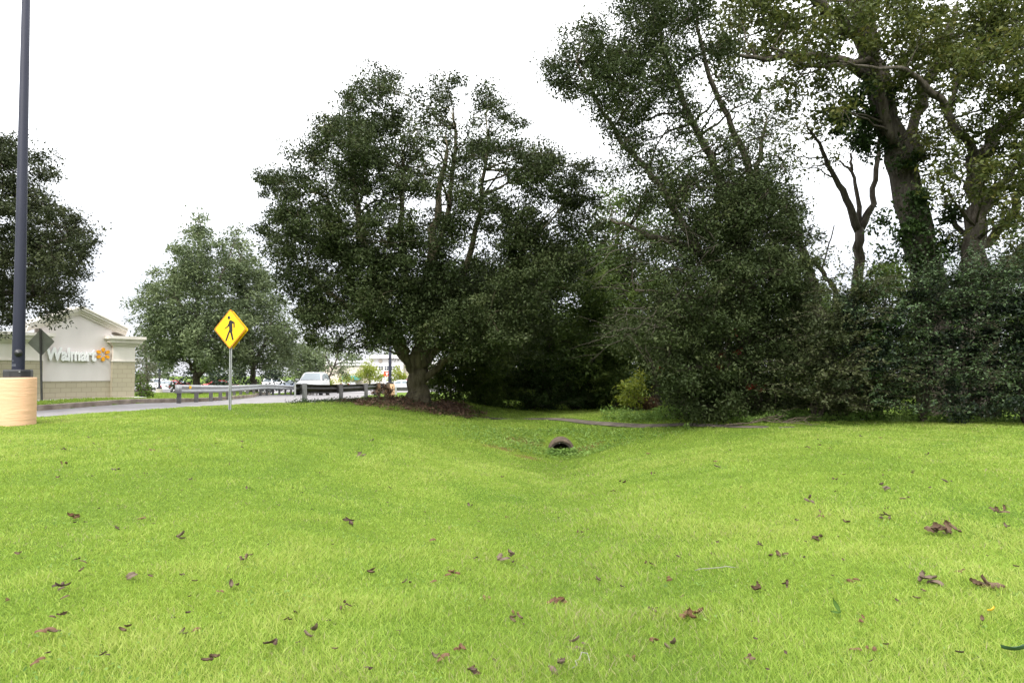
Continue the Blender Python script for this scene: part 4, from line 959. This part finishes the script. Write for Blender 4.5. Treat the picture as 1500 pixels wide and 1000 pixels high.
p = P2[2]; MB().box((p[0]-org[0]-.09+.2, p[1]-org[1]-.12, h1(*p)-org[2]+.60), (.10, .05, .12), .4).build('reflector', REFL, gr2)

g3 = [tuple(at(577,575,60)[:2]), tuple(at(612,575,61)[:2]), tuple(at(650,575,62)[:2])]
gr3 = empty('guardrail', (g3[0][0], g3[0][1], h1(*g3[0])), 0, 'short distant dark guardrail glimpsed between the lamp pole and the oak trunk', 'guardrail')
wbeam(g3, GALVD, gr3, flip=-1); org = np.array(gr3.location)
for k in range(4):
    x = g3[0][0]+k*1.25+.2; y = 60+.25*k; MB().box((x-org[0], y-.13-org[1], h1(x, y)-org[2]+.22), (.15, .12, 1.0)).build('post', GALV, gr3)

# ------------------------------------------------------------------ cars
def car(loc, rz, label, body, kind='sedan', group=None, glass=GLASS):
    t_ = empty('parked_car' if 'parked' in label else 'car', loc, rz, label, 'car', group)
    if kind == 'sedan':   # x forward; (x, half width, bottom, shoulder height, deck height)
        st = [(-2.32,.70,.34,.80,.92),(-2.2,.80,.26,.86,.99),(-1.5,.88,.20,.90,1.03),(-.6,.90,.19,.90,.98),(.6,.90,.19,.88,.96),(1.2,.89,.20,.84,.94),(1.9,.84,.22,.74,.82),(2.25,.74,.28,.62,.68)]
        cab = [(-1.75,.66,1.00,1.01),(-.95,.62,1.0,1.40),(-.2,.61,.98,1.46),(.35,.61,.96,1.42),(1.15,.66,.94,.95)]; wr = .32; wx = (1.38, -1.36)
    else:
        st = [(-2.4,.80,.42,1.0,1.12),(-2.3,.90,.34,1.04,1.16),(-1.5,.95,.28,1.05,1.16),(0,.96,.27,1.05,1.15),(1.0,.96,.28,1.04,1.14),(1.7,.94,.30,1.00,1.10),(2.3,.90,.34,.92,1.02),(2.45,.80,.42,.80,.90)]
        cab = [(-2.32,.74,1.14,1.2),(-2.0,.70,1.14,1.70),(-.8,.70,1.14,1.76),(.3,.69,1.14,1.72),(1.15,.76,1.12,1.14)]; wr = .37; wx = (1.48, -1.45)
    mb = MB(); vs = []; n = 10
    for x, w_, zb_, zs, zt in st:
        half = [(w_*.86, zb_), (w_*.98, zb_+.12), (w_, (zb_+zs)/2), (w_*.97, zs), (w_*.82, zt)]
        vs += [(x, a, b_) for a, b_ in half]+[(x, -a, b_) for a, b_ in half[::-1]]
    fs = [(i*n+k, i*n+(k+1) % n, (i+1)*n+(k+1) % n, (i+1)*n+k) for i in range(len(st)-1) for k in range(n)]
    fs += [tuple(range(n-1, -1, -1)), tuple(range((len(st)-1)*n, len(st)*n))]
    mb.add(vs, fs, True); bo = mb.build('body', body, t_)
    ms = bo.modifiers.new('bevel', 'BEVEL'); ms.width = .03; ms.segments = 2; ms.limit_method = 'ANGLE'
    mb = MB(); vs = []
    for x, w_, zb_, zt in cab: vs += [(x, w_*1.17, zb_-.05), (x, w_, zt-.06), (x, w_*.86, zt), (x, -w_*.86, zt), (x, -w_, zt-.06), (x, -w_*1.17, zb_-.05)]
    n = 6
    fs = [(i*n+k, i*n+k+1, (i+1)*n+k+1, (i+1)*n+k) for i in range(len(cab)-1) for k in range(n-1)]+[tuple(range(n)), tuple(range((len(cab)-1)*n, len(cab)*n))]
    mb.add(vs, fs, True); mb.build('cabin', body, t_)
    def pane(name, a, b_, c, d, eps):
        q = [np.array(v, float) for v in (a, b_, c, d)]; ce = sum(q)/4; nn = np.cross(q[1]-q[0], q[2]-q[0]); nn /= np.linalg.norm(nn)
        out_ = ce-np.array([0, 0, 1.0]); nn = nn if np.dot(nn, out_) > 0 else -nn
        q = [ce+(v-ce)*.88+nn*eps for v in q]; m2 = MB(); m2.add(q, [(0, 1, 2, 3)]); return m2.build(name, glass, t_)
    c0, c1, c2, c3, c4_ = cab
    pane('windscreen', (c4_[0], c4_[1]*1.1, c4_[3]), (c4_[0], -c4_[1]*1.1, c4_[3]), (c3[0], -c3[1]*.9, c3[3]-.01), (c3[0], c3[1]*.9, c3[3]-.01), .03)
    pane('rear_window', (c0[0], c0[1]*1.05, c0[3]), (c0[0], -c0[1]*1.05, c0[3]), (c1[0], -c1[1]*.88, c1[3]-.01), (c1[0], c1[1]*.88, c1[3]-.01), .03)
    for s in (-1, 1):
        pane('side_window', (c4_[0]-.25, s*c4_[1]*1.12, c4_[2]+.02), (c2[0], s*c2[1]*1.15, c2[2]+.02), (c2[0], s*c2[1]*1.02, c2[3]-.08), (c3[0], s*c3[1]*1.02, c3[3]-.08), .035)
        pane('side_window', (c2[0]-.06, s*c2[1]*1.15, c2[2]+.02), (c1[0]-.35, s*c1[1]*1.14, c1[2]+.03), (c1[0], s*c1[1]*1.02, c1[3]-.08), (c2[0]-.06, s*c2[1]*1.02, c2[3]-.08), .035)
        MB().box((c4_[0]-.3, s*(.9 if kind == 'sedan' else 1.06), c4_[2]+.08), (.12, .22, .15)).build('mirror', body, t_)
        f = st[-1]; MB().box((f[0]-.10, s*f[1]*.78, f[3]+.0), (.22, .30, .14)).build('headlight', HEADL, t_)
        r0 = st[0]; MB().box((r0[0]+.02, s*r0[1]*.80, r0[3]-.02), (.16, .34, .15)).build('tail_light', TAILL, t_)
        for x in wx:
            ww = (.86 if kind == 'sedan' else .92)
            m2 = MB(); m2.tube([(x, s*(ww-.19), wr), (x, s*(ww+.02), wr)], wr, 20); wh = m2.build('wheel', TYRE, t_)
            m2 = MB(); m2.tube([(x, s*(ww+.0), wr), (x, s*(ww+.03), wr)], wr*.62, 16); m2.build('rim', RIM, wh)
    f = st[-1]; MB().box((f[0]-.0, 0, (f[2]+f[3])/2+.02), (.06, .9, .16)).build('grille', BLACKM, t_)
    MB().box((f[0]+.01, 0, f[2]+.06), (.05, 1.2, .10)).build('bumper', BLACKM, t_)
    return t_
WHITE_P = paint('white_paint', (.56, .56, .57)); RED_P = paint('red_paint', (.32, .015, .02)); SILV = paint('silver_paint', (.5, .51, .53)); BLUE = paint('blue_grey_paint', (.13, .15, .20))
def spot(px, Y): p = at(px, 570, Y); return (p[0], p[1], h1(p[0], p[1])-.02)
car(spot(459, 53), math.radians(-90+6), 'white sport utility car driving towards the viewer on the road', WHITE_P, 'suv', None, GLASSL)
car(spot(241, 84), math.radians(118), 'white parked sedan with red tail lights beyond the verge by the monument', WHITE_P, 'sedan', 'cars in the parking lot')
car(spot(222, 104), math.radians(170), 'white parked car half hidden by the reedy clump', WHITE_P, 'suv', 'cars in the parking lot')
car(spot(257, 108), math.radians(160), 'red parked car behind the white sedan, left of the guardrail start', RED_P, 'sedan', 'cars in the parking lot')
car(spot(326, 84), math.radians(15), 'red parked sedan low under the far guardrail left of the crossing sign', RED_P, 'sedan', 'cars in the parking lot')
car(spot(427, 88), math.radians(200), 'blue grey parked sedan seen just left of the white oncoming car', BLUE, 'sedan', 'cars in the parking lot')
car(spot(586, 92), math.radians(185), 'silver parked sedan between the distant lamp pole and the oak trunk', SILV, 'sedan', 'cars in the parking lot', GLASSL)
car(spot(600, 100), math.radians(200), 'red parked car right against the left edge of the oak trunk', RED_P, 'suv', 'cars in the parking lot')
car(spot(510, 112), math.radians(90), 'white parked car below the teal awning', WHITE_P, 'sedan', 'cars in the parking lot')
car(spot(406, 112), math.radians(20), 'white parked van under the trees left of the oncoming car', WHITE_P, 'suv', 'cars in the parking lot')

# ------------------------------------------------------------------ far shop building and its sign
SY = 150; k = SY/F
def bx(mb, x0, x1, y0, y1, dy0, dy1):
    a_ = at(x0, y0, SY); b_ = at(x1, y1, SY); mb.box(((a_[0]+b_[0])/2-sh[0], SY+(dy0+dy1)/2-sh[1], (a_[2]+b_[2])/2-sh[2]), (abs(b_[0]-a_[0]), dy1-dy0, abs(b_[2]-a_[2])))
sh = np.array([at(548, 560, SY)[0], SY, -1.2]); 
zlow = 563
shop = empty('shop_building', sh, 0, 'white and beige shop building with tower and teal awning across the parking lot', 'building')
SW = mat('shop_white', (.66, .65, .63), .9, 0, .2, (.72, .71, .69), .4, 4); SB = mat('shop_beige', (.52, .46, .38), .9, 0, .2, (.56, .5, .42), .4, 4); TEAL = mat('teal_awning', (.04, .26, .25), .7); DK = mat('dark_window', (.02, .03, .05), .2, 0, .6)
mb = MB(); bx(mb, 542, 590, 525, zlow, 0, 14); wl = mb.build('tower_wall', SW, shop)
mb = MB(); bx(mb, 540, 592, 521.5, 524.9, -.8, 14.5); bx(mb, 544, 586, 520, 521.4, -.3, 13); mb.build('cornice', SW, wl)
mb = MB(); bx(mb, 470, 541.9, 531, zlow, 1.5, 14); wg = mb.build('side_wing', SB, shop)
mb = MB(); bx(mb, 468, 541.9, 528, 530.9, .9, 14.5); bx(mb, 470, 541.8, 531.2, 535, 1.1, 1.48); mb.build('parapet', SW, wg)
mb = MB(); bx(mb, 590.1, 640, 533, zlow, 1.5, 14); wg2 = mb.build('side_wing', SB, shop); mb = MB(); bx(mb, 592.1, 642, 530, 532.9, .9, 14.5); mb.build('parapet', SW, wg2)
for x0, x1 in ((546, 552.5), (555, 561), (563.5, 569), (573, 578), (581, 586)):
    mb = MB(); bx(mb, x0, x1, 536.5, 541.5, -.1, -.004); wo = mb.build('window', DK, wl)
    mb = MB(); bx(mb, (x0+x1)/2-.3, (x0+x1)/2+.3, 536.6, 541.4, -.16, -.11); bx(mb, x0, x1, 538.7, 539.2, -.22, -.165); mb.build('window_bars', SW, wo)
mb = MB(); c = at(557.5, 528.5, SY)-sh; mb.tube([(c[0], -.002, c[2]), (c[0], -.15, c[2])], .42, 20); mb.build('medallion', SB, wl)
mb = MB(); bx(mb, 502, 527, 550.5, 556, -.6, 1.49); mb.build('awning', TEAL, shop)
sg = at(568, 571, 92); sgz = h1(sg[0], sg[1])
ps = empty('pole_sign', (sg[0]-.05, sg[1], sgz), 0, 'small orange red pole sign with white mark behind the distant lamp pole', 'sign')
zc = at(568, 547, 92)[2]-sgz
MB().box((-.25, 0, zc/2), (.13, .13, zc)).build('post', WHITEP, ps)
pn = MB().box((.02, -.1, zc), (1.0, .06, .66)).build('sign_panel', mat('sign_orange', (.70, .075, .02), .5), ps)
mb = MB(); mb.box((-.05, -.14, zc+.10), (.34, .02, .10)); mb.box((-.05, -.14, zc-.08), (.11, .02, .255)); mb.build('white_mark', WHITEP, pn)

# ------------------------------------------------------------------ fallen leaves and other small things on the lawn
def leaf_outline(l, wdt, rng, lobed=False):
    n = 9; t = np.linspace(0, 1, n); ww = np.sin(t*math.pi)**.7*wdt*.5
    if lobed: ww = ww*(1+.45*np.sin(t*19))
    return t*l, ww
def curled(mb, c, l, wdt, yaw, curl, pitch, rng, lobed=False):
    t, ww = leaf_outline(l, wdt, rng, lobed); n = len(t); vs = []
    R_ = Matrix.Rotation(yaw, 3, 'Z') @ Matrix.Rotation(pitch, 3, 'Y') @ Matrix.Rotation(rng.uniform(-.6, .6), 3, 'X')
    for i in range(n):
        for j in (-1, -.5, 0, .5, 1):
            p = Vector((t[i]-l/2, j*ww[i]*(1-.25*abs(curl)), curl*(j*j)*wdt*.45+.5*curl*((t[i]/l-.5)**2)*l*1.2+rng.normal(0, l*.012)))
            q = R_ @ p; vs.append((c[0]+q.x, c[1]+q.y, c[2]+q.z))
    mb.add(vs, [(i*5+j, i*5+j+1, (i+1)*5+j+1, (i+1)*5+j) for i in range(n-1) for j in range(4)], True)
LEAFB = [mat('dead_leaf', (0.0578, 0.0322, 0.0176), .7, 0, .3, (0.1098, 0.0704, 0.0417), 25, 5), mat('dead_leaf_pale', (0.0898, 0.0627, 0.0428), .7, 0, .3, (0.1306, 0.0962, 0.0678), 25, 5), mat('dead_leaf_dark', (.045, .028, .02), .75, 0, .3, (.09, .055, .04), 25, 5), mat('dead_leaf_rust', (0.0900, 0.0433, 0.0203), .7, 0, .3, (0.1260, 0.0714, 0.0360), 25, 5)]
def leaf_heap(px, py, wpx, n, mi, label, group=None, name='fallen_leaf', seed=0, lobed=False):
    r_ = np.random.default_rng(seed); g = ground_pt(px, py); s = .82*wpx*g[1]/F
    o_ = empty(name, (g[0], g[1], g[2]+.035), 0, label, 'leaf', group) if False else None
    mb = MB(); l = s/(1.0 if n == 1 else (1.4 if n <= 3 else 2.0)); l = min(l, .13)
    for k in range(n):
        dx = 0 if n == 1 else (-s/2+l*.4+(s-l*.8)*k/max(1, n-1)); curled(mb, (dx+r_.normal(0, l*.1), r_.normal(0, l*.35), r_.uniform(.0, .02)), l*r_.uniform(.75, 1.2), l*r_.uniform(.4, .65), r_.uniform(0, 6.3), r_.choice([-1, 1])*r_.uniform(.5, 1.1), r_.uniform(-.7, .5), r_, lobed)
    o_ = mb.build(name, LEAFB[mi]); o_.location = (g[0], g[1], g[2]+.042)
    return tag(o_, label, 'leaf', group)
big = [
 (360,825,26,3,0,'brown three part leaf cluster standing up in the left lawn'),
 (194,852,26,1,1,'large pale flat leaf lying on the left lawn'),
 (90,873,30,4,2,'row of dark leaf bits in the lower left lawn'),
 (88,918,24,3,0,'crumpled brown leaf near the lower left corner'),
 (109,766,20,2,3,'pinkish leaf on the far left lawn below the footing'),
 (400,957,26,2,2,'dark ragged leaf at the bottom left of centre'),
 (307,987,28,2,0,'curled brown leaf at the bottom edge left'),
 (152,978,14,2,2,'small dark leaf near the bottom left corner'),
 (510,770,22,2,2,'dark curled leaf pair left of the ditch'),
 (741,824,36,3,1,'tan leaf pair lying in the ditch line'),
 (662,848,26,3,3,'reddish leaf scraps left of the ditch line'),
 (818,892,38,4,3,'rusty broken leaves in the ditch bottom'),
 (505,901,22,3,0,'reddish brown leaf bits lower left of the ditch'),
 (673,964,26,2,3,'brown leaf sunk in the turf near the bottom centre'),
 (848,962,46,3,1,'pinkish tan leaves at the bottom centre'),
 (817,990,36,2,1,'large grey brown leaf at the bottom edge centre'),
 (958,950,20,2,3,'orange brown leaf right of the bottom centre'),
 (1013,912,42,4,3,'string of rusty leaf bits right of the bottom centre'),
 (1140,824,30,3,0,'dark brown crumpled leaf in the middle right lawn'),
 (1198,798,24,2,0,'single brown leaf with raised end right of the ditch'),
 (1107,873,28,2,0,'forked brown leaf below the middle right lawn'),
 (1152,869,20,2,2,'small crumpled dark leaf beside the forked leaf'),
 (1378,784,58,6,0,'long heap of brown curled leaves in the right lawn'),
 (1462,755,30,3,0,'brown leaf pile near the right edge'),
 (1364,865,34,2,1,'broad mauve brown leaf in the lower right lawn'),
 (1446,868,50,4,0,'group of brown leaves near the lower right edge'),
 (1408,848,14,1,3,'small orange brown leaf above the broad mauve leaf'),
 (1297,764,28,3,2,'dark leaf sprig in the upper right lawn'),
 (1186,738,18,2,1,'tan leaf on the right slope'),
 (1297,720,20,2,1,'pale leaf pair high on the right lawn'),
 (1387,709,18,3,2,'dark leaf tuft high on the right lawn'),
 (1327,737,12,1,0,'single brown leaf below the pale pair'),
 (1100,977,20,2,0,'brown upright leaf at the bottom right'),
 (1263,922,16,2,3,'brown leaf bit beside the green sprout'),
 (527,671,18,2,1,'pale leaf pair on the left ditch slope'),
 (170,692,14,2,2,'dark leaf bit near the lamp pole footing'),
 (93,683,12,1,3,'small pink leaf left of the lamp pole shadow'),
 (1050,688,10,1,2,'tiny dark leaf right of the pipe'),
 (912,712,14,1,0,'brown leaf beside the ditch right of centre')]
for i, (px, py, wpx, n, mi, lab) in enumerate(big): leaf_heap(px, py, wpx, n+1, mi, lab, seed=500+i, lobed=True)
r_ = np.random.default_rng(77); ii = 0
protos = []
for i in range(200):
    px, py = r_.uniform(0, 1500), 640+360*r_.random()**1.3
    if min(abs(px-b_[0])+abs(py-b_[1]) for b_ in big) < 10: continue
    g = ground_pt(px, py)
    if path_dist(np.array([g[0]]), np.array([g[1]]))[0] < .5 or g[1] > 17: continue
    if len(protos) < 8:
        o_ = leaf_heap(px, py, 10, 1+len(protos) % 2, (2, 0, 0, 3, 2, 1, 0, 2)[len(protos)], 'small loose leaf scrap lying in the open lawn', 'small leaf scraps scattered over the lawn', seed=900+i); protos.append(o_)
    else:
        o_ = protos[ii % 8].copy(); COL.objects.link(o_); ii += 1
        o_.location = (g[0], g[1], g[2]+.036)
    o_.rotation_euler = (r_.uniform(-.2, .2), r_.uniform(-.2, .2), r_.uniform(0, 6.3)); s = r_.uniform(.45, 1.05); o_.scale = (s, s, s)

# yellow leaf, dark green leaf, sprout, twigs
def single(px, py, l, m_, label, name='fallen_leaf', cat='leaf', yaw=.3):
    g = ground_pt(px, py); mb = MB(); curled(mb, (0, 0, 0), l, l*.42, yaw, .8, -.15, np.random.default_rng(int(px))); o_ = mb.build(name, m_); o_.location = (g[0], g[1], g[2]+.055); return tag(o_, label, cat)
single(1454, 910, .065, mat('yellow_fallen', (.52, .34, .015), .6), 'bright yellow fallen leaf in the lower right lawn', yaw=.4)
single(1488, 972, .11, mat('green_fallen', (.03, .07, .03), .5), 'dark green fallen leaf at the lower right corner', yaw=-.3)
g = ground_pt(1230, 915); spr = empty('plant_sprout', (g[0], g[1], g[2]), 0, 'dark green two leaved sprout standing in the lower right lawn', 'plant')
GREENS = mat('sprout_leaf', (.05, .10, .018), .6, 0, .1)
mb = MB(); mb.tube([(0, 0, -.02), (.005, 0, .05)], .003, 5); mb.build('stem', GREENS, spr)
for yw, pt, l in ((2.1, -.95, .085), (3.05, -.15, .06)):
    mb = MB(); c = (math.cos(yw)*l*.5*math.cos(pt)+.005, math.sin(yw)*l*.3, .055-math.sin(pt)*l*.5); curled(mb, c, l, l*.36, yw, .5, pt, np.random.default_rng(3)); mb.build('leaf', GREENS, spr)
def twig(pts_px, r, m_, label, lift=.05, name='twig'):
    P = []
    for px, py, dz in pts_px:
        q = ground_pt(px, py); P.append(q+np.array([0, 0, lift+dz]))
    c = P[0].copy(); mb = MB(); mb.tube(wiggle([p-c for p in P], 3, .008), r, 6); o_ = mb.build(name, m_); o_.location = tuple(c); return tag(o_, label, 'twig')
twig([(838,996,-.01),(846,984,.01),(856,977,.03),(864,985,.0)], .0022, PALETWIG, 'pale bent twig at the bottom centre of the lawn')
twig([(1018,847,0),(1040,845,.01),(1078,844,.0)], .003, PALETWIG, 'thin pale straight twig right of the ditch')
for i, (a_, b_, lab) in enumerate((((1062,627),(1205,620),'long thin fallen branch at the path edge under the laurel oak'), ((1080,624),(1190,628),'dark fallen stick across the end of the footpath'), ((1120,621),(1200,626),'short fallen stick beside the long branch'))):
    A = ground_pt(*a_, 10, 30); B = ground_pt(*b_, 10, 30); c = A.copy(); mb = MB()
    P = wiggle([A-c+np.array([0, 0, .08]), (A+B)/2-c+np.array([0, .1, .14]), B-c+np.array([0, 0, .08])], 4, .03); mb.tube(P, np.linspace(.016, .006, len(P)), 6)
    for k in range(5):
        q = P[2+k]; mb.tube([q, q+np.array([.2, .1*(-1)**k, .1]), q+np.array([.45, .25*(-1)**k, .12])], [.009, .006, .003], 5)
    o_ = mb.build('fallen_branch', TWIG); o_.location = tuple(c); tag(o_, lab, 'branch')
# heap of dry brush at the wood edge
g = at(946, 598, 24.0); g[2] = h1(g[0], g[1]); bh = empty('brush_heap', g, 0, 'rusty brown heap of dead brush below the bright green bush', 'brush heap')
r_ = np.random.default_rng(12); mb = MB(); PP = []
for k in range(70):
    a = r_.uniform(0, 6.3); s = np.array([r_.normal(0, .20), r_.normal(0, .2), r_.uniform(0, .42)]); d = np.array([math.cos(a)*.7, math.sin(a)*.5, r_.uniform(-.1, .45)])*r_.uniform(.4, .8)
    mb.tube([s-d*.5, s, s+d*.5], [.008, .006, .003], 4); PP.append(s+d*r_.uniform(-.5, .5, (28, 1))+r_.normal(0, .05, (28, 3)))
mb.build('sticks', TWIG, bh); P = np.concatenate(PP)-np.array([0, 0, .02]); P[:, 2] = np.maximum(P[:, 2], .0)
poly_mesh('dead_leaves', leaves(P, .10, .3, .4, r_), leaf_mat('dead_brush', [(.07, .038, .02), (.12, .068, .035), (.19, .12, .065)], .7, .1, .2), bh, r_.random(len(P)))
# dead grey twigs hanging in front of the laurel oak
lo = [o for o in COL.objects if o.name == 'laurel_oak_tree'][0]; r_ = np.random.default_rng(88); mb = MB(); off = np.array(lo.location)
for k in range(46):
    px, py = r_.uniform(900, 1060), r_.uniform(320, 500); p = at(px, py, 19-r_.uniform(1.9, 3.0))-off; d = np.array([-abs(r_.normal(0, 1)), r_.normal(0, .5), r_.normal(-.15, .45)]); d /= np.linalg.norm(d); ln = r_.uniform(.5, 1.5)
    P = wiggle([p, p+d*ln*.5+np.array([0, 0, .06]), p+d*ln+np.array([0, 0, -.12*ln])], 3, .03, r_); mb.tube(P, np.linspace(.012, .003, len(P)), 4)
    for j in range(3):
        q = P[2+j]; e_ = d+r_.normal(0, .6, 3); mb.tube([q, q+e_*.22, q+e_*.4+np.array([0, 0, -.05])], [.005, .003, .002], 3)
mb.build('dead_twigs', BARKP, lo)
# red creeper leaves on the laurel oak's lower trunk
lo = [o for o in COL.objects if o.name == 'laurel_oak_tree'][0]
foliage_part('red_leaves', 17.2, [(1082,516,6,.7),(1076,486,4,.5),(1052,538,3,.5),(1054,520,3,.4),(972,544,4,.6),(1100,566,5,.5),(1118,570,4,.4)], REDL, lo, .09, 1.0, .10, .3, 6)
g = ground_pt(1261, 616, 10, 25); mb = MB(); bm = bmesh.new(); bmesh.ops.create_icosphere(bm, subdivisions=2, radius=.06)
for v in bm.verts: v.co *= 1+random.uniform(-.18, .18); v.co.z *= .6
me = bpy.data.meshes.new('stone'); bm.to_mesh(me); bm.free(); me.materials.append(STONE); o_ = bpy.data.objects.new('stone', me); COL.objects.link(o_); o_.location = (g[0], g[1]-.1, g[2]+.05); tag(o_, 'small pale stone at the foot of the dark bushes on the right', 'stone')
